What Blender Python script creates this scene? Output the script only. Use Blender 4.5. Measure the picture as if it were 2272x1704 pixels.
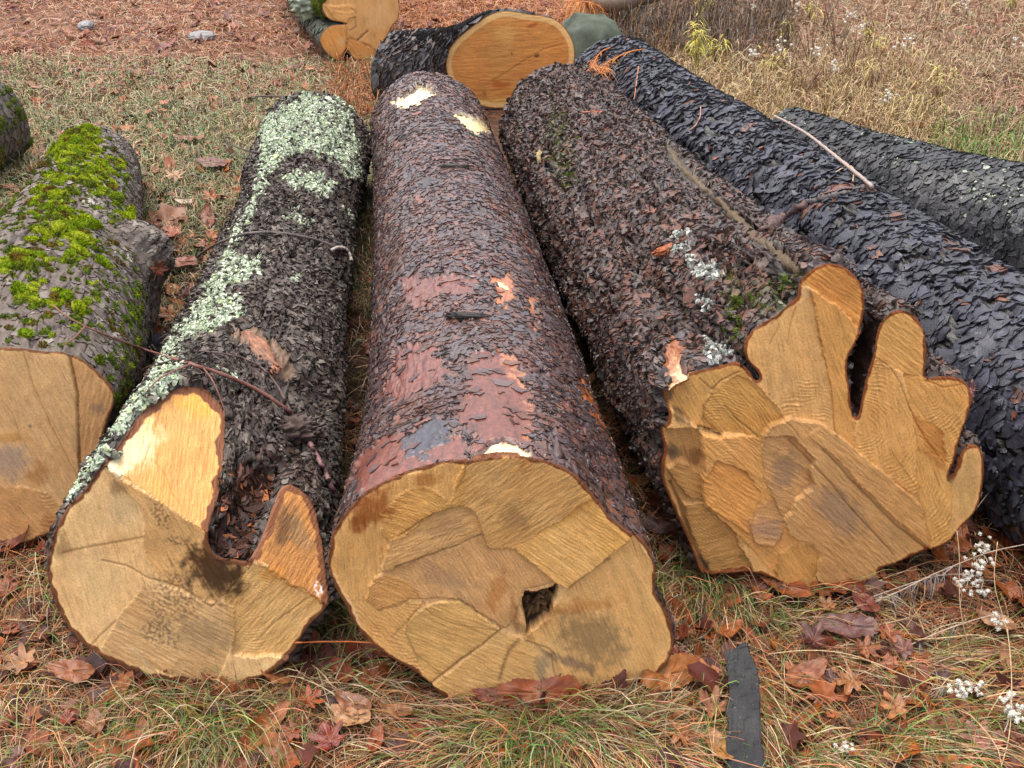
import bpy, math, random
import numpy as np
from mathutils import Vector
from mathutils.bvhtree import BVHTree
rng = np.random.default_rng(7); random.seed(7)
R = math.radians
for o in list(bpy.data.objects): bpy.data.objects.remove(o)
scene = bpy.context.scene
COL = scene.collection

# ---------------------------------------------------------------- camera, sky, sun, exposure
CAMH, PITCH, FOV = 1.65, 35.0, 54.0
cam = bpy.data.cameras.new('camera'); co = bpy.data.objects.new('camera', cam); COL.objects.link(co)
cam.sensor_width = 36; cam.lens = 18/math.tan(R(FOV/2)); cam.clip_start = .02; cam.clip_end = 300
co.location = (0, 0, CAMH); co.rotation_euler = (R(90-PITCH), 0, 0)
scene.camera = co
w = bpy.data.worlds.new('World'); scene.world = w; w.use_nodes = True
nt = w.node_tree; bg = nt.nodes['Background']
sky = nt.nodes.new('ShaderNodeTexSky'); sky.sky_type = 'NISHITA'; sky.sun_disc = False
SUN_EL, SUN_ROT = R(76), R(-50)
sky.sun_elevation = SUN_EL; sky.sun_rotation = SUN_ROT
sky.air_density = 1.0; sky.dust_density = 3.0; sky.ozone_density = 1.0
hs = nt.nodes.new('ShaderNodeHueSaturation'); hs.inputs['Saturation'].default_value = .35
nt.links.new(sky.outputs[0], hs.inputs['Color']); nt.links.new(hs.outputs[0], bg.inputs[0]); bg.inputs[1].default_value = 0.125
sl = bpy.data.lights.new('sun', 'SUN'); so = bpy.data.objects.new('sun', sl); COL.objects.link(so)
sl.energy = 1.25; sl.angle = R(60); sl.color = (1, .93, .82)
sd = Vector((math.sin(SUN_ROT)*math.cos(SUN_EL), math.cos(SUN_ROT)*math.cos(SUN_EL), math.sin(SUN_EL)))
so.rotation_euler = sd.to_track_quat('Z', 'Y').to_euler()
scene.view_settings.view_transform = 'Standard'; scene.view_settings.look = 'None'
scene.view_settings.gamma = 1; scene.view_settings.exposure = 1.40
scene.render.engine = 'CYCLES'

# ---------------------------------------------------------------- helpers
FPX = 1136/math.tan(R(FOV/2)); W0, H0 = 2272, 1704
cf = np.array([0, math.cos(R(PITCH)), -math.sin(R(PITCH))]); cu = np.array([0, math.sin(R(PITCH)), math.cos(R(PITCH))]); cr = np.array([1., 0, 0])
CAM = np.array([0, 0, CAMH])
def ray(uv):
    uv = np.asarray(uv, float)
    return cf + (uv[..., 0:1]-1136)/FPX*cr + (852-uv[..., 1:2])/FPX*cu
def proj(P):
    d = P-CAM; z = d@cf
    return np.stack([1136+(d@cr)/z*FPX, 852-(d@cu)/z*FPX], -1)
def onplane(uv, P0, n):
    r = ray(uv); t = ((P0-CAM)@n)/(r@n)
    return CAM+r*t[..., None]
def ground(u, v, z=0.):
    return onplane(np.array([[u, v]]), np.array([0, 0, z]), np.array([0, 0, 1.]))[0]
def T(ox, oy, sc, pts): return np.array([(ox+x/sc, oy+y/sc) for x, y in pts])
def S(r, g, b): 
    c = np.array([r, g, b])/255.
    return np.where(c <= .04045, c/12.92, ((c+.055)/1.055)**2.4)
def norm(a): return a/np.maximum(np.linalg.norm(a, axis=-1, keepdims=True), 1e-9)
def sstep(x, a, b):
    t = np.clip((x-a)/(b-a), 0, 1); return t*t*(3-2*t)
_p = np.random.default_rng(3).permutation(4096)
def _h(ix, iy, iz):
    return _p[(_p[(_p[ix & 4095]+iy) & 4095]+iz) & 4095]
_g = norm(np.random.default_rng(5).normal(size=(4096, 3)))
def noise(P):
    "3-D gradient noise, about -1..1"
    P = np.asarray(P, float); i = np.floor(P).astype(int); f = P-i; u = f*f*f*(f*(f*6-15)+10)
    r = 0
    for dx in (0, 1):
        wx = u[..., 0] if dx else 1-u[..., 0]
        for dy in (0, 1):
            wy = u[..., 1] if dy else 1-u[..., 1]
            for dz in (0, 1):
                wz = u[..., 2] if dz else 1-u[..., 2]
                g = _g[_h(i[..., 0]+dx, i[..., 1]+dy, i[..., 2]+dz)]
                r = r+wx*wy*wz*(g[..., 0]*(f[..., 0]-dx)+g[..., 1]*(f[..., 1]-dy)+g[..., 2]*(f[..., 2]-dz))
    return r*1.6
def fbm(P, o=4, gain=.5):
    a, s, r = 1, 0, 0
    for k in range(o):
        r = r+a*noise(P*(2**k)+k*17.3); s += a; a *= gain
    return r/s
def n2(uv, sc, seed=0, o=3):
    return fbm(np.concatenate([uv/sc, np.full(uv.shape[:-1]+(1,), seed*7.77+.5)], -1), o)
def inpoly(uv, poly):
    x, y = uv[..., 0], uv[..., 1]; c = np.zeros(x.shape, bool); n = len(poly); j = n-1
    for i in range(n):
        xi, yi = poly[i]; xj, yj = poly[j]
        if yi != yj: c ^= ((yi > y) != (yj > y)) & (x < (xj-xi)*(y-yi)/(yj-yi)+xi)
        j = i
    return c
def distpoly(uv, poly, closed=True):
    "distance to a polyline and the nearest point on it"
    best = np.full(uv.shape[:-1], 1e9); bp = np.zeros(uv.shape); n = len(poly)
    for i in range(n if closed else n-1):
        a = poly[i]; b = poly[(i+1) % n]; ab = b-a
        t = np.clip(((uv-a)@ab)/max(ab@ab, 1e-9), 0, 1); q = a+t[..., None]*ab
        d = np.linalg.norm(uv-q, axis=-1); m = d < best; best = np.where(m, d, best); bp[m] = q[m]
    return best, bp
def resample(poly, n, closed=True):
    p = np.vstack([poly, poly[:1]]) if closed else np.asarray(poly)
    d = np.r_[0, np.cumsum(np.linalg.norm(np.diff(p, axis=0), axis=1))]
    s = np.linspace(0, d[-1], n, endpoint=not closed)
    return np.stack([np.interp(s, d, p[:, k]) for k in range(p.shape[1])], -1)
def chaikin(p, k=1, closed=True):
    p = np.asarray(p, float)
    for _ in range(k):
        q = np.roll(p, -1, 0) if closed else p[1:]
        a = p if closed else p[:-1]
        r = np.empty((2*len(a), p.shape[1])); r[0::2] = a*.75+q*.25; r[1::2] = a*.25+q*.75
        p = r if closed else np.vstack([p[:1], r, p[-1:]])
    return p
def mesh_obj(name, V, faces, mat, parent=None, col=None, smooth=True):
    "faces: list of int arrays (M,k)"
    me = bpy.data.meshes.new(name); V = np.asarray(V, np.float32)
    me.vertices.add(len(V)); me.vertices.foreach_set('co', V.ravel())
    fl = [np.asarray(f, np.int32) for f in faces if len(f)]
    nl = sum(f.size for f in fl); nf = sum(len(f) for f in fl)
    me.loops.add(nl); me.polygons.add(nf)
    me.loops.foreach_set('vertex_index', np.concatenate([f.ravel() for f in fl]))
    tot = np.concatenate([np.full(len(f), f.shape[1], np.int32) for f in fl])
    me.polygons.foreach_set('loop_start', np.r_[0, np.cumsum(tot)[:-1]].astype(np.int32))
    me.polygons.foreach_set('use_smooth', np.full(nf, smooth))
    me.update(calc_edges=True); me.validate()
    if col is not None:
        c = np.ones((len(V), 4), np.float32); c[:, :3] = np.clip(col, 0.002, .95)
        at = me.color_attributes.new('Col', 'FLOAT_COLOR', 'POINT'); at.data.foreach_set('color', c.ravel())
    me.materials.append(mat)
    o = bpy.data.objects.new(name, me); COL.objects.link(o)
    if parent: o.parent = parent
    return o
def tag(o, label=None, cat=None, group=None, kind=None):
    for k, v in (('label', label), ('category', cat), ('group', group), ('kind', kind)):
        if v: o[k] = v
    return o
def empty(name, loc, label, cat, group=None):
    o = bpy.data.objects.new(name, None); COL.objects.link(o); o.empty_display_size = .1
    return tag(o, label, cat, group)
def material(name, rough=.5, spec=.5, bump=.3, bscale=300., mott=.25, mscale=60., coat=0., gain=1.):
    m = bpy.data.materials.new(name); m.use_nodes = True; t = m.node_tree; b = t.nodes['Principled BSDF']; L = t.links.new
    a = t.nodes.new('ShaderNodeAttribute'); a.attribute_name = 'Col'
    tc = t.nodes.new('ShaderNodeTexCoord')
    n1 = t.nodes.new('ShaderNodeTexNoise'); n1.inputs['Scale'].default_value = mscale; n1.inputs['Detail'].default_value = 6; L(tc.outputs['Object'], n1.inputs['Vector'])
    mr = t.nodes.new('ShaderNodeMapRange'); mr.inputs[1].default_value = .25; mr.inputs[2].default_value = .75
    mr.inputs[3].default_value = (1-mott)*gain; mr.inputs[4].default_value = (1+mott)*gain; L(n1.outputs[0], mr.inputs[0])
    vm = t.nodes.new('ShaderNodeVectorMath'); vm.operation = 'SCALE'; L(a.outputs['Color'], vm.inputs[0]); L(mr.outputs[0], vm.inputs['Scale'])
    L(vm.outputs[0], b.inputs['Base Color'])
    n3 = t.nodes.new('ShaderNodeTexNoise'); n3.inputs['Scale'].default_value = bscale; n3.inputs['Detail'].default_value = 5; L(tc.outputs['Object'], n3.inputs['Vector'])
    bp = t.nodes.new('ShaderNodeBump'); bp.inputs['Strength'].default_value = bump; bp.inputs['Distance'].default_value = .002; L(n3.outputs[0], bp.inputs['Height']); L(bp.outputs[0], b.inputs['Normal'])
    r2 = t.nodes.new('ShaderNodeMapRange'); r2.inputs[1].default_value = .3; r2.inputs[2].default_value = .7; r2.inputs[3].default_value = max(.1, rough-.15); r2.inputs[4].default_value = rough+.15
    n4 = t.nodes.new('ShaderNodeTexNoise'); n4.inputs['Scale'].default_value = 14; n4.inputs['Detail'].default_value = 4; L(tc.outputs['Object'], n4.inputs['Vector']); L(n4.outputs[0], r2.inputs[0]); L(r2.outputs[0], b.inputs['Roughness'])
    b.inputs['Specular IOR Level'].default_value = spec
    if coat: b.inputs['Coat Weight'].default_value = coat; b.inputs['Coat Roughness'].default_value = .25
    return m
M_bark_wet = material('wet_bark', .40, .5, .9, 260, .42, 90, coat=.12)
M_bark_soak = material('soaked_bark', .36, .6, .8, 260, .40, 90, coat=.4)
M_scale = material('scale_bark', .46, .55, .8, 200, .38, 60, coat=.05)
M_bark_dull = material('rough_bark', .58, .4, .6, 300, .3, 80)
M_black = material('black_bark', .44, .55, .5, 300, .3, 80, coat=.1)
M_wood = material('cut_wood', .55, .32, .55, 420, .22, 330)
M_moss = material('moss', .9, .1, .2, 500, .3, 100)
M_lichen = material('lichen', .9, .15, .5, 500, .2, 150)
M_grass = material('grass', .42, .4, 0, 10, .38, 40, gain=.86)
M_needle = material('needles', .5, .3, 0, 10, .25, 60, gain=.82)
M_leaf = material('leaf', .42, .4, .4, 400, .3, 70, coat=.06, gain=.82)
M_dryleaf = material('dry_leaf', .48, .4, .35, 400, .3, 70, gain=.74)
M_twig = material('twig', .5, .4, .4, 500, .3, 120)
M_soil = material('soil', .85, .2, .8, 90, .45, 30)
M_seed = material('seed_fluff', .9, .1, .2, 500, .1, 200)
M_stone = material('stone', .7, .3, .6, 120, .25, 40)

OCC = []     # footprints of logs: (x0,y0,x1,y1,r0,r1)
SURF = []    # (object, V, faces) for resting things on

# ---------------------------------------------------------------- cut faces
def make_surf(plane, base, patches, blots, lines, outline, rim=9., rimcol=S(120, 72, 42), fibre=0., fscale=(60, 5), arc=None, seed=0, alt=[], soft=1., bulge=.0):
    """returns f(uv)->(P,col); plane=(P0,n); patches: dict list; alt: (poly, P0, n) other planes"""
    P0, n = plane
    def f(uv):
        u = uv.astype(float)
        jit = np.stack([n2(u, 14, seed+1, 3), n2(u, 14, seed+2, 3)], -1)*5*soft + np.stack([n2(u, 60, seed+3, 2), n2(u, 60, seed+4, 2)], -1)*6*soft
        uj = u+jit
        P = onplane(u, P0, n); h = n2(u, 130, seed+5, 3)*.006*(1+bulge)
        col = np.tile(base, (len(u), 1)); ang = np.full(len(u), fibre, float); amp = np.full(len(u), 1.)
        saw = np.zeros(len(u)); N = np.tile(n, (len(u), 1))
        for (poly, A0, An) in alt:
            m = inpoly(uj if False else u, poly); P[m] = onplane(u[m], A0, An); N[m] = An
        for p in patches:
            m = inpoly(uj, p['poly']); c = p['poly'].mean(0); d = u-c
            if 'col' in p and p.get('k') is None: p = dict(p, col=np.minimum(p['col']*1.18, .9))
            if not m.any(): continue
            if 'h' in p:
                tx, ty = p.get('tilt', (0, 0))
                h = np.where(m, (p['h']*.42+1.2*(tx*d[:, 0]/100+ty*d[:, 1]/100))/1000.+n2(u, 90, seed+9+p['h'], 2)*.003, h)
            if 'col' in p:
                k = p.get('k', .62); col[m] = col[m]*(1-k)+p['col']*k
            if 'edge' in p and m.any():
                de, _ = distpoly(u[m], p['poly']); ee = np.exp(-de/6)*p['edge']*.6; col[m] *= (1-ee)[:, None]
            if 'ang' in p: ang[m] = p['ang']
            if 'saw' in p:
                s = p['saw']
                if s[0] == 'l':
                    a = R(s[1]); q = u[:, 0]*-math.sin(a)+u[:, 1]*math.cos(a)
                else:
                    q = np.hypot(u[:, 0]-s[1][0], (u[:, 1]-s[1][1])*1.15)
                wl = s[2]; q = q+n2(u, 45, seed+20, 2)*wl*1.2
                am = np.clip(.35+1.8*n2(u, 42, seed+21+s[2], 3), 0, 1.3)*(s[3] if len(s) > 3 else 1)
                v = (np.abs(((q/wl) % 1)-.5)*2)**3+.25
                saw[m] = ((v-.5)*am)[m]*(1.5 if s[0] == 'a' else 1)
            if 'blur' in p: pass
        d, _ = distpoly(u, outline)
        # wood fibre streaks along local direction
        ar = np.radians(ang); fu = u[:, 0]*np.cos(ar)+u[:, 1]*np.sin(ar); fv = -u[:, 0]*np.sin(ar)+u[:, 1]*np.cos(ar)
        fq = np.stack([fu/fscale[0], fv/fscale[1], np.full(len(u), seed+.3)+ang*.01], -1)
        st = fbm(fq, 3, .65); st2 = fbm(fq*np.array([.35, .3, 1])+9, 2)
        fq3 = np.stack([fu/22, fv/2.6, np.full(len(u), seed+5.3)], -1); st3 = noise(fq3)
        mott = n2(u, 28, seed+31, 4); big = n2(u, 150, seed+30, 3)
        col = col*(1+.20*st+.17*st2+.12*st3+.12*big+.13*mott)[:, None]
        warm = np.clip(.5+n2(u, 85, seed+40, 3)*1.1+.25*st, 0, 1)[:, None]
        col = col*(1-warm*.22*np.array([0, .34, .68]))
        ck = sstep(noise(np.stack([fu/85, fv/2.2, np.full(len(u), seed+71.)], -1)), .5, .72); col = col*(1-.28*ck)[:, None]; h = h-ck*.0010
        # sawdust specks and small splashes of mud
        spk = sstep(noise(np.concatenate([u/2.6, np.full((len(u), 1), seed+81.)], 1)), .62, .8)*(noise(np.concatenate([u/60, np.full((len(u), 1), seed+82.)], 1)) > -.1); col = col*(1+.3*spk[:, None]); h = h+spk*.0012
        mud = sstep(n2(u, 26, seed+83, 4), .25, .5)*sstep(u[:, 1], outline[:, 1].max()-90, outline[:, 1].max()-10); col = col*(1-.5*mud[:, None])+S(84,62,44)*.5*mud[:, None]
        # small nicks and chips left by the saw
        nick = sstep(noise(np.stack([fu/9, fv/3.2, np.full(len(u), seed+61.)], -1)), .55, .8); col = col*(1-.25*nick)[:, None]
        h = h-nick*.0008
        col = col*(1+.11*saw)[:, None]; h = h+saw*.0017+st*.0014+st3*.0008
        for b in blots:
            (cx, cy, rx, ry, a, c, k) = b[:7]; a = R(a); dx, dy = u[:, 0]-cx, u[:, 1]-cy
            ex = (dx*math.cos(a)+dy*math.sin(a))/rx; ey = (-dx*math.sin(a)+dy*math.cos(a))/ry
            e = np.hypot(ex, ey)+n2(u, 22, seed+50, 4)*.7+st*.25
            if len(b) > 7: kk = k*sstep(-e, -1.1, -.4)*sstep(noise(np.concatenate([u/7, np.full((len(u), 1), 1.)], 1)), -.2, .3)
            else: kk = k*sstep(-e, -1.15, -.35)
            col = col*(1-kk[:, None])+c*kk[:, None]*(1+.2*st[:, None])
        for (pl, c, wd, dep) in lines:
            dl, _ = distpoly(uj*.35+u*.65, pl, False); g = np.exp(-(dl/wd)**2)
            col = col*(1-.6*g[:, None])+c*.6*g[:, None]; h = h-g*dep/1000.
        rw = rim*(1+1.1*n2(u, 34, seed+60, 3))
        for (poly, A0, An) in alt: rw = np.where(inpoly(u, poly), rw*1.7, rw)
        g = sstep(-d, -rw-1.5, -rw+1.5); col = col*(1-g[:, None])+(rimcol*(1+.3*st[:, None]+.2*mott[:, None]))*g[:, None]
        sap = sstep(-d, -rw*3.2, -rw*1.2)*(1-g); col = col*(1+sap[:, None]*.14)
        h = h-sstep(-d, -3, 0)*.002
        return P+N*h[:, None], col
    return f
def cut_face(parent, outline, f, step=2.2, crop=None):
    lo = outline.min(0)-4; hi = outline.max(0)+4
    xs = np.arange(lo[0], hi[0], step); ys = np.arange(lo[1], hi[1], step)
    U, Vv = np.meshgrid(xs, ys); uv = np.stack([U, Vv], -1); ins = inpoly(uv, outline)
    c = ins[:-1, :-1] | ins[1:, :-1] | ins[:-1, 1:] | ins[1:, 1:]
    use = np.zeros(ins.shape, bool)
    for a in (slice(0, -1), slice(1, None)):
        for b in (slice(0, -1), slice(1, None)): use[a, b] |= c
    idx = -np.ones(ins.shape, int); idx[use] = np.arange(use.sum())
    q = uv[use].copy(); out = ~ins[use]
    _, near = distpoly(q[out], outline); q[out] = near
    P, col = f(q)
    i, j = np.nonzero(c)
    F = np.stack([idx[i, j], idx[i+1, j], idx[i+1, j+1], idx[i, j+1]], -1)
    return mesh_obj('cut_face', P, [F], M_wood, parent, col)

# ---------------------------------------------------------------- log bodies
class Log: pass
def build_log(name, label, near, far, R0, R1, outline=None, f=None, plane=None, NS=420, NT=330, tau=.35, disp=(.004, .02, .06), colA=None, colB=None, seed=0, mat=None, paint=(), cscale=.05, group=None, bend=(0, 0), ecc=1., swell=0, sink=.03, tdense=1.6, furrow=1., zoff=0., rprof=None, lumpy=.007, bulges=(), bare=.62, crack=(0, 1, 1, 0)):
    lg = Log(); root = empty(name, near, label, 'log', group); lg.root = root
    near = np.array([near[0], near[1], 0.]); far = np.array([far[0], far[1], 0.])
    ax = norm(far-near); L = np.linalg.norm(far-near)
    erF = np.array([ax[1], -ax[0], 0]); euF = np.array([0, 0, 1.]); nF = -ax
    if outline is not None:
        o2 = resample(outline, NS); P0, col0 = f(o2); PL, n = plane
        eu = norm(euF-n*n[2]); er = np.cross(eu, n); er = er if er@erF > 0 else -er
        C0 = P0.mean(0); C0 = C0+n*((PL-C0)@n); O = P0-C0
        a0, b0, c0 = O@er, O@eu, O@n
        k = NS//9; ker = np.hanning(2*k+1); ker /= ker.sum()
        sm = [np.convolve(np.r_[q[-k:], q, q[:k]], ker, 'valid') for q in (a0, b0)]
        th = np.unwrap(np.arctan2(sm[1]-np.mean(sm[1]), sm[0]-np.mean(sm[0])))
        if th[-1] < th[0]: th = -np.maximum.accumulate(-th)
        else: th = np.maximum.accumulate(th)
    else:
        th = np.linspace(0, 2*np.pi, NS, endpoint=False); n, eu, er = nF, euF, erF
        C0 = near+np.array([0, 0, R0]); a0, b0, c0 = R0*np.cos(th), R0*np.sin(th), th*0
    t = np.linspace(0, 1, NT)**tdense; x = t*L
    ellx, elly = np.cos(th), np.sin(th)
    rad = (R0+(R1-R0)*t)*(1+swell*np.exp(-x/.25))
    if rprof: rad = np.interp(x, [q[0] for q in rprof], [q[1] for q in rprof]); k_ = np.hanning(41); k_ /= k_.sum(); rad = np.convolve(np.r_[np.full(20, rad[0]), rad, np.full(20, rad[-1])], k_, 'valid')
    wgt = 1-np.exp(-(x/tau)**1.3)
    lin = np.clip(x/.7, 0, 1)
    ctr = C0+(far-near)[None]*t[:, None]; ctr[:, :2] = C0[:2]*(1-t[:, None])+far[None, :2]*t[:, None]
    side = np.sin(np.pi*t)*bend[0]+np.sin(2*np.pi*t)*bend[1]; ctr = ctr+side[:, None]*erF
    ctr[:, 2] = C0[2]*(1-wgt)+rad*wgt
    ERt = norm(er[None]*(1-lin[:, None])+erF*lin[:, None]); EUt = norm(eu[None]*(1-lin[:, None])+euF*lin[:, None]); NNt = norm(n[None]*(1-lin[:, None])+nF*lin[:, None])
    A = a0[None]*(1-wgt[:, None])+(rad[:, None]*ellx*ecc)*wgt[:, None]
    B = b0[None]*(1-wgt[:, None])+(rad[:, None]*elly)*wgt[:, None]
    Cc = c0[None]*np.clip(1-x/.7, 0, 1)[:, None]
    P = ctr[:, None]+A[..., None]*ERt[:, None]+B[..., None]*EUt[:, None]+Cc[..., None]*NNt[:, None]
    mz = P[..., 2].min(1); P[..., 2] += ((-sink-mz)*np.clip(x/.25, 0, 1))[:, None]+zoff
    def normals(P):
        dt = np.gradient(P, axis=0); ds = np.roll(P, -1, 1)-np.roll(P, 1, 1); N = np.cross(ds, dt); N = norm(N)
        c = P.mean(1, keepdims=True)
        if (N*(P-c)).sum(-1).mean() < 0: N = -N
        return N
    N = normals(P)
    # ridged bark displacement, elongated along the trunk
    am, sr, sx = disp
    loc = np.stack([(th/(2*np.pi))[None]*0+A/sr, B/sr, (x/sx)[:, None]+0*A], -1)
    loc2 = loc+1.5*np.stack([noise(loc*.4+3), noise(loc*.4+31), noise(loc*.4+57)], -1)
    rd = 1-np.abs(fbm(loc2+seed*9.1, 3, .6))*2.4
    fine = fbm(loc*np.array([4, 4, 2.5])+seed, 3, .6)
    lump = noise(np.stack([A/.14, B/.14, (x/.3)[:, None]+0*A], -1)+seed*3.3)
    edge = sstep(x, 0, .012)[:, None]
    dsp = (am*(rd*furrow+fine*.5)+lumpy*lump)*edge
    cq = np.stack([A/crack[1], B/crack[1], (x/crack[2])[:, None]+0*A], -1)+seed*2.7; cq = cq+.55*np.stack([noise(cq*2.1+5), noise(cq*2.1+15), noise(cq*2.1+25)], -1)
    crk = sstep(-np.abs(noise(cq)), -.12, -.03)*edge if crack[0] else 0*A; lg.crk = crk; dsp = dsp-crk*crack[0]
    uv = proj(P); face = ((P-CAM)*N).sum(-1) < 0
    blend = np.clip(.5+fbm(P/cscale+seed, 4, .6)*1.1, 0, 1)[..., None]
    colA, colB = colA*bare, colB*bare
    col = colA*(1-blend)+colB*blend
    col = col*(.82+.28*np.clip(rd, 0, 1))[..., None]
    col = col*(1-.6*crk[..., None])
    nofl = np.zeros(P.shape[:2], bool)
    fibn = fbm(np.stack([A/.006, B/.006, (x/.05)[:, None]+0*A], -1)+seed, 4, .65)
    jit = np.stack([fbm(P/.03+3, 3), fbm(P/.03+40, 3)], -1)*26
    for pt in paint:
        poly, c, k, nf, dh = pt[:5]
        m = inpoly(uv+jit*(pt[5] if len(pt) > 5 else 1), poly) & face
        kk = (k*np.clip(1.15+1.6*fibn[m], .0 if k < .95 else 1., 1))[:, None]
        col[m] = (col[m]*(1-kk)+c*kk)*(1+.3*fine[m][:, None]+.35*fibn[m][:, None]) if k > 0 else col[m]
        if nf: nofl |= m; dsp = np.where(m, dsp*(.15 if nf == 1 else .6)+dh/1000., dsp)
        else: dsp = np.where(m, dsp+dh/1000., dsp)
    P = P+N*dsp[..., None]
    for (bp, br, bd) in bulges:
        d_ = P-np.array(bp); g_ = np.exp(-((d_/np.array(br))**2).sum(-1)**1.5); P = P+np.array(bd)*(g_*(1+.35*rd))[..., None]
    if outline is not None: P[0] = P0
    lg.P, lg.N, lg.x, lg.col, lg.nofl, lg.face = P, normals(P), x, col, nofl, face; lg.uv = proj(P)
    i = np.arange(NT-1)[:, None]*NS; j = np.arange(NS)[None]; jn = (j+1) % NS
    F = np.stack([i+j, i+jn, i+NS+jn, i+NS+j], -1).reshape(-1, 4)
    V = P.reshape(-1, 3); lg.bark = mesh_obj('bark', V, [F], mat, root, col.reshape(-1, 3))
    SURF.append((V, F)); OCC.append((near[0], near[1], far[0], far[1], R0, R1))
    # far sawn end
    c = P[-1].mean(0); rr = np.linspace(1, 0.02, 7)
    E = (c+(P[-1]-c)*rr[:, None, None]).reshape(-1, 3); E = E+norm(far-near)*.001
    q = np.arange(6)[:, None]*NS; Fe = np.stack([q+j, q+NS+j, q+NS+jn, q+jn], -1).reshape(-1, 4)
    ce = S(180, 130, 75)*(1+.3*noise(E*60))[:, None]; ce[:NS] = S(110, 70, 50)
    mesh_obj('far_cut_face', E, [Fe], M_wood, root, ce)
    if outline is None:
        c = P[0].mean(0); E = (c+(P[0]-c)*rr[:, None, None]).reshape(-1, 3)-norm(far-near)*.001
        mesh_obj('near_cut_face', E, [Fe], M_wood, root, ce)
    return lg
def samp(G, ti, sj):
    nt_, ns_ = G.shape[:2]; ti = np.clip(ti, 0, nt_-1.001); i = np.floor(ti).astype(int); fi = (ti-i)[..., None]
    j = np.floor(sj).astype(int); fj = (sj-j)[..., None]; j0 = j % ns_; j1 = (j+1) % ns_
    return (G[i, j0]*(1-fi)*(1-fj)+G[i+1, j0]*fi*(1-fj)+G[i, j1]*(1-fi)*fj+G[i+1, j1]*fi*fj)
def flakes(lg, n, size, aspect=1.4, lift=.004, base=.002, cols=None, mask=None, K=9, name='bark_scales', mat=None, up=0., ragged=.25, direction=0., dspread=.6, prob=None, parent=None, thick=.003, tint=.45, shingle=0.):
    P, N = lg.P, lg.N; NTt, NSs = P.shape[:2]
    dA = np.linalg.norm(np.roll(P, -1, 1)-P, axis=-1); dT = np.linalg.norm(np.gradient(P, axis=0), axis=-1)
    wt = dA*dT*(lg.N[..., 2] > -.45)
    wt = wt*(lg.face | (N[..., 2] > 0))
    wt = wt*(~lg.nofl) if prob is None else wt*prob
    if mask is not None: wt = wt*mask
    if mat != M_lichen: wt = wt*(1-.93*sstep(lg.crk, .2, .7))
    wt[0] = 0; wt[-1] = 0
    cw = np.cumsum(wt.ravel()); 
    if cw[-1] <= 0: return None
    if shingle:
        # rows of overlapping plates, every second row shifted by half a plate
        sa, sb = size*shingle*1.35, size*shingle
        x_ = lg.x; peri = dA.sum(1); xs = np.arange(sb, x_[-1]-.004, sb); TI, SJ = [], []
        for r_, xx in enumerate(xs):
            tt = np.interp(xx, x_, np.arange(NTt)); it = int(tt); m_ = max(int(peri[it]/sa), 8); cs = np.r_[0, np.cumsum(dA[it])]
            pos = (np.arange(m_)+.5*(r_ % 2)+rng.normal(0, .24, m_)) % m_/m_*cs[-1]; SJ.append(np.interp(pos, cs, np.arange(NSs+1)))
            TI.append(np.interp(xx+rng.normal(0, .34*sb, m_), x_, np.arange(NTt)))
        ti = np.clip(np.concatenate(TI), 1, NTt-2); sj = np.concatenate(SJ); dens = wt/np.maximum(dA*dT, 1e-9)
        kk = rng.random(len(ti)) < dens[ti.astype(int), sj.astype(int) % NSs]; ti, sj = ti[kk], sj[kk]; n = len(ti)
        if n < 3: return None
    else:
        pick = np.searchsorted(cw, rng.random(n)*cw[-1]); ti = pick//NSs+rng.random(n); sj = pick % NSs+rng.random(n)
    ti = np.clip(ti, 1, NTt-2)
    ii = ti.astype(int); jj = sj.astype(int) % NSs
    mA = dA[ii, jj]; mT = dT[ii, jj]
    mA = np.maximum(mA, np.median(dA)*.6)
    sz = size*np.exp(rng.normal(0, .35, n))
    rot = direction+rng.normal(0, dspread, n)
    ph = np.linspace(0, 2*np.pi, K, endpoint=False)[None]+rng.normal(0, .16, (n, K))
    rr = sz[:, None]*(1+rng.normal(0, ragged, (n, K))).clip(.45, 1.6)
    ea = rr*np.cos(ph)*aspect**.5; eb = rr*np.sin(ph)/aspect**.5   # ea across, eb along lift direction
    cr_, sr_ = np.cos(rot)[:, None], np.sin(rot)[:, None]
    across = ea*cr_-eb*sr_; along = ea*sr_+eb*cr_
    T_ = ti[:, None]+along/mT[:, None]; S_ = sj[:, None]+across/mA[:, None]
    ok = (T_.min(1) > .3) & (np.interp(ti, np.arange(NTt), lg.x) > sz*.9)
    hb_ = base*(.5+1.*rng.random(n)); hf_ = lift*(.25+1.*rng.random(n)) if not shingle else lift*(.65+.4*rng.random(n))
    hl = hb_[:, None]+hf_[:, None]*(np.clip(-eb/sz[:, None]*.6+.4, -.1, 1.2) if not shingle else np.clip(-eb/sz[:, None]*.75+.25, -.5, 1.1))
    Pt = samp(P, T_, S_); Nt = samp(N, T_, S_); N0 = samp(N, ti, sj)[:, None]
    Nt = norm(Nt*.4+N0*.6)
    top = Pt+Nt*hl[..., None]; bot = Pt-Nt*thick
    ce = samp(P, ti, sj)+N0[:, 0]*(hb_+hf_*(.42 if not shingle else .27))[:, None]
    V = np.concatenate([ce[:, None], top, top-Nt*.0002, bot], 1)[ok]; m = len(V); b = np.arange(m)[:, None]*(3*K+1)
    k = np.arange(K); kn = (k+1) % K
    T1 = np.stack([np.broadcast_to(b, (m, K)), b+1+k, b+1+kn], -1).reshape(-1, 3)
    Q = np.stack([b+1+K+k, b+1+2*K+k, b+1+2*K+kn, b+1+K+kn], -1).reshape(-1, 4)
    pal, pw = cols; ci = rng.choice(len(pal), n, p=np.array(pw)/sum(pw)); c = np.array(pal)[ci]*(1+rng.normal(0, .13, (n, 1)))*(1 if mat == M_lichen else .92)
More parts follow.
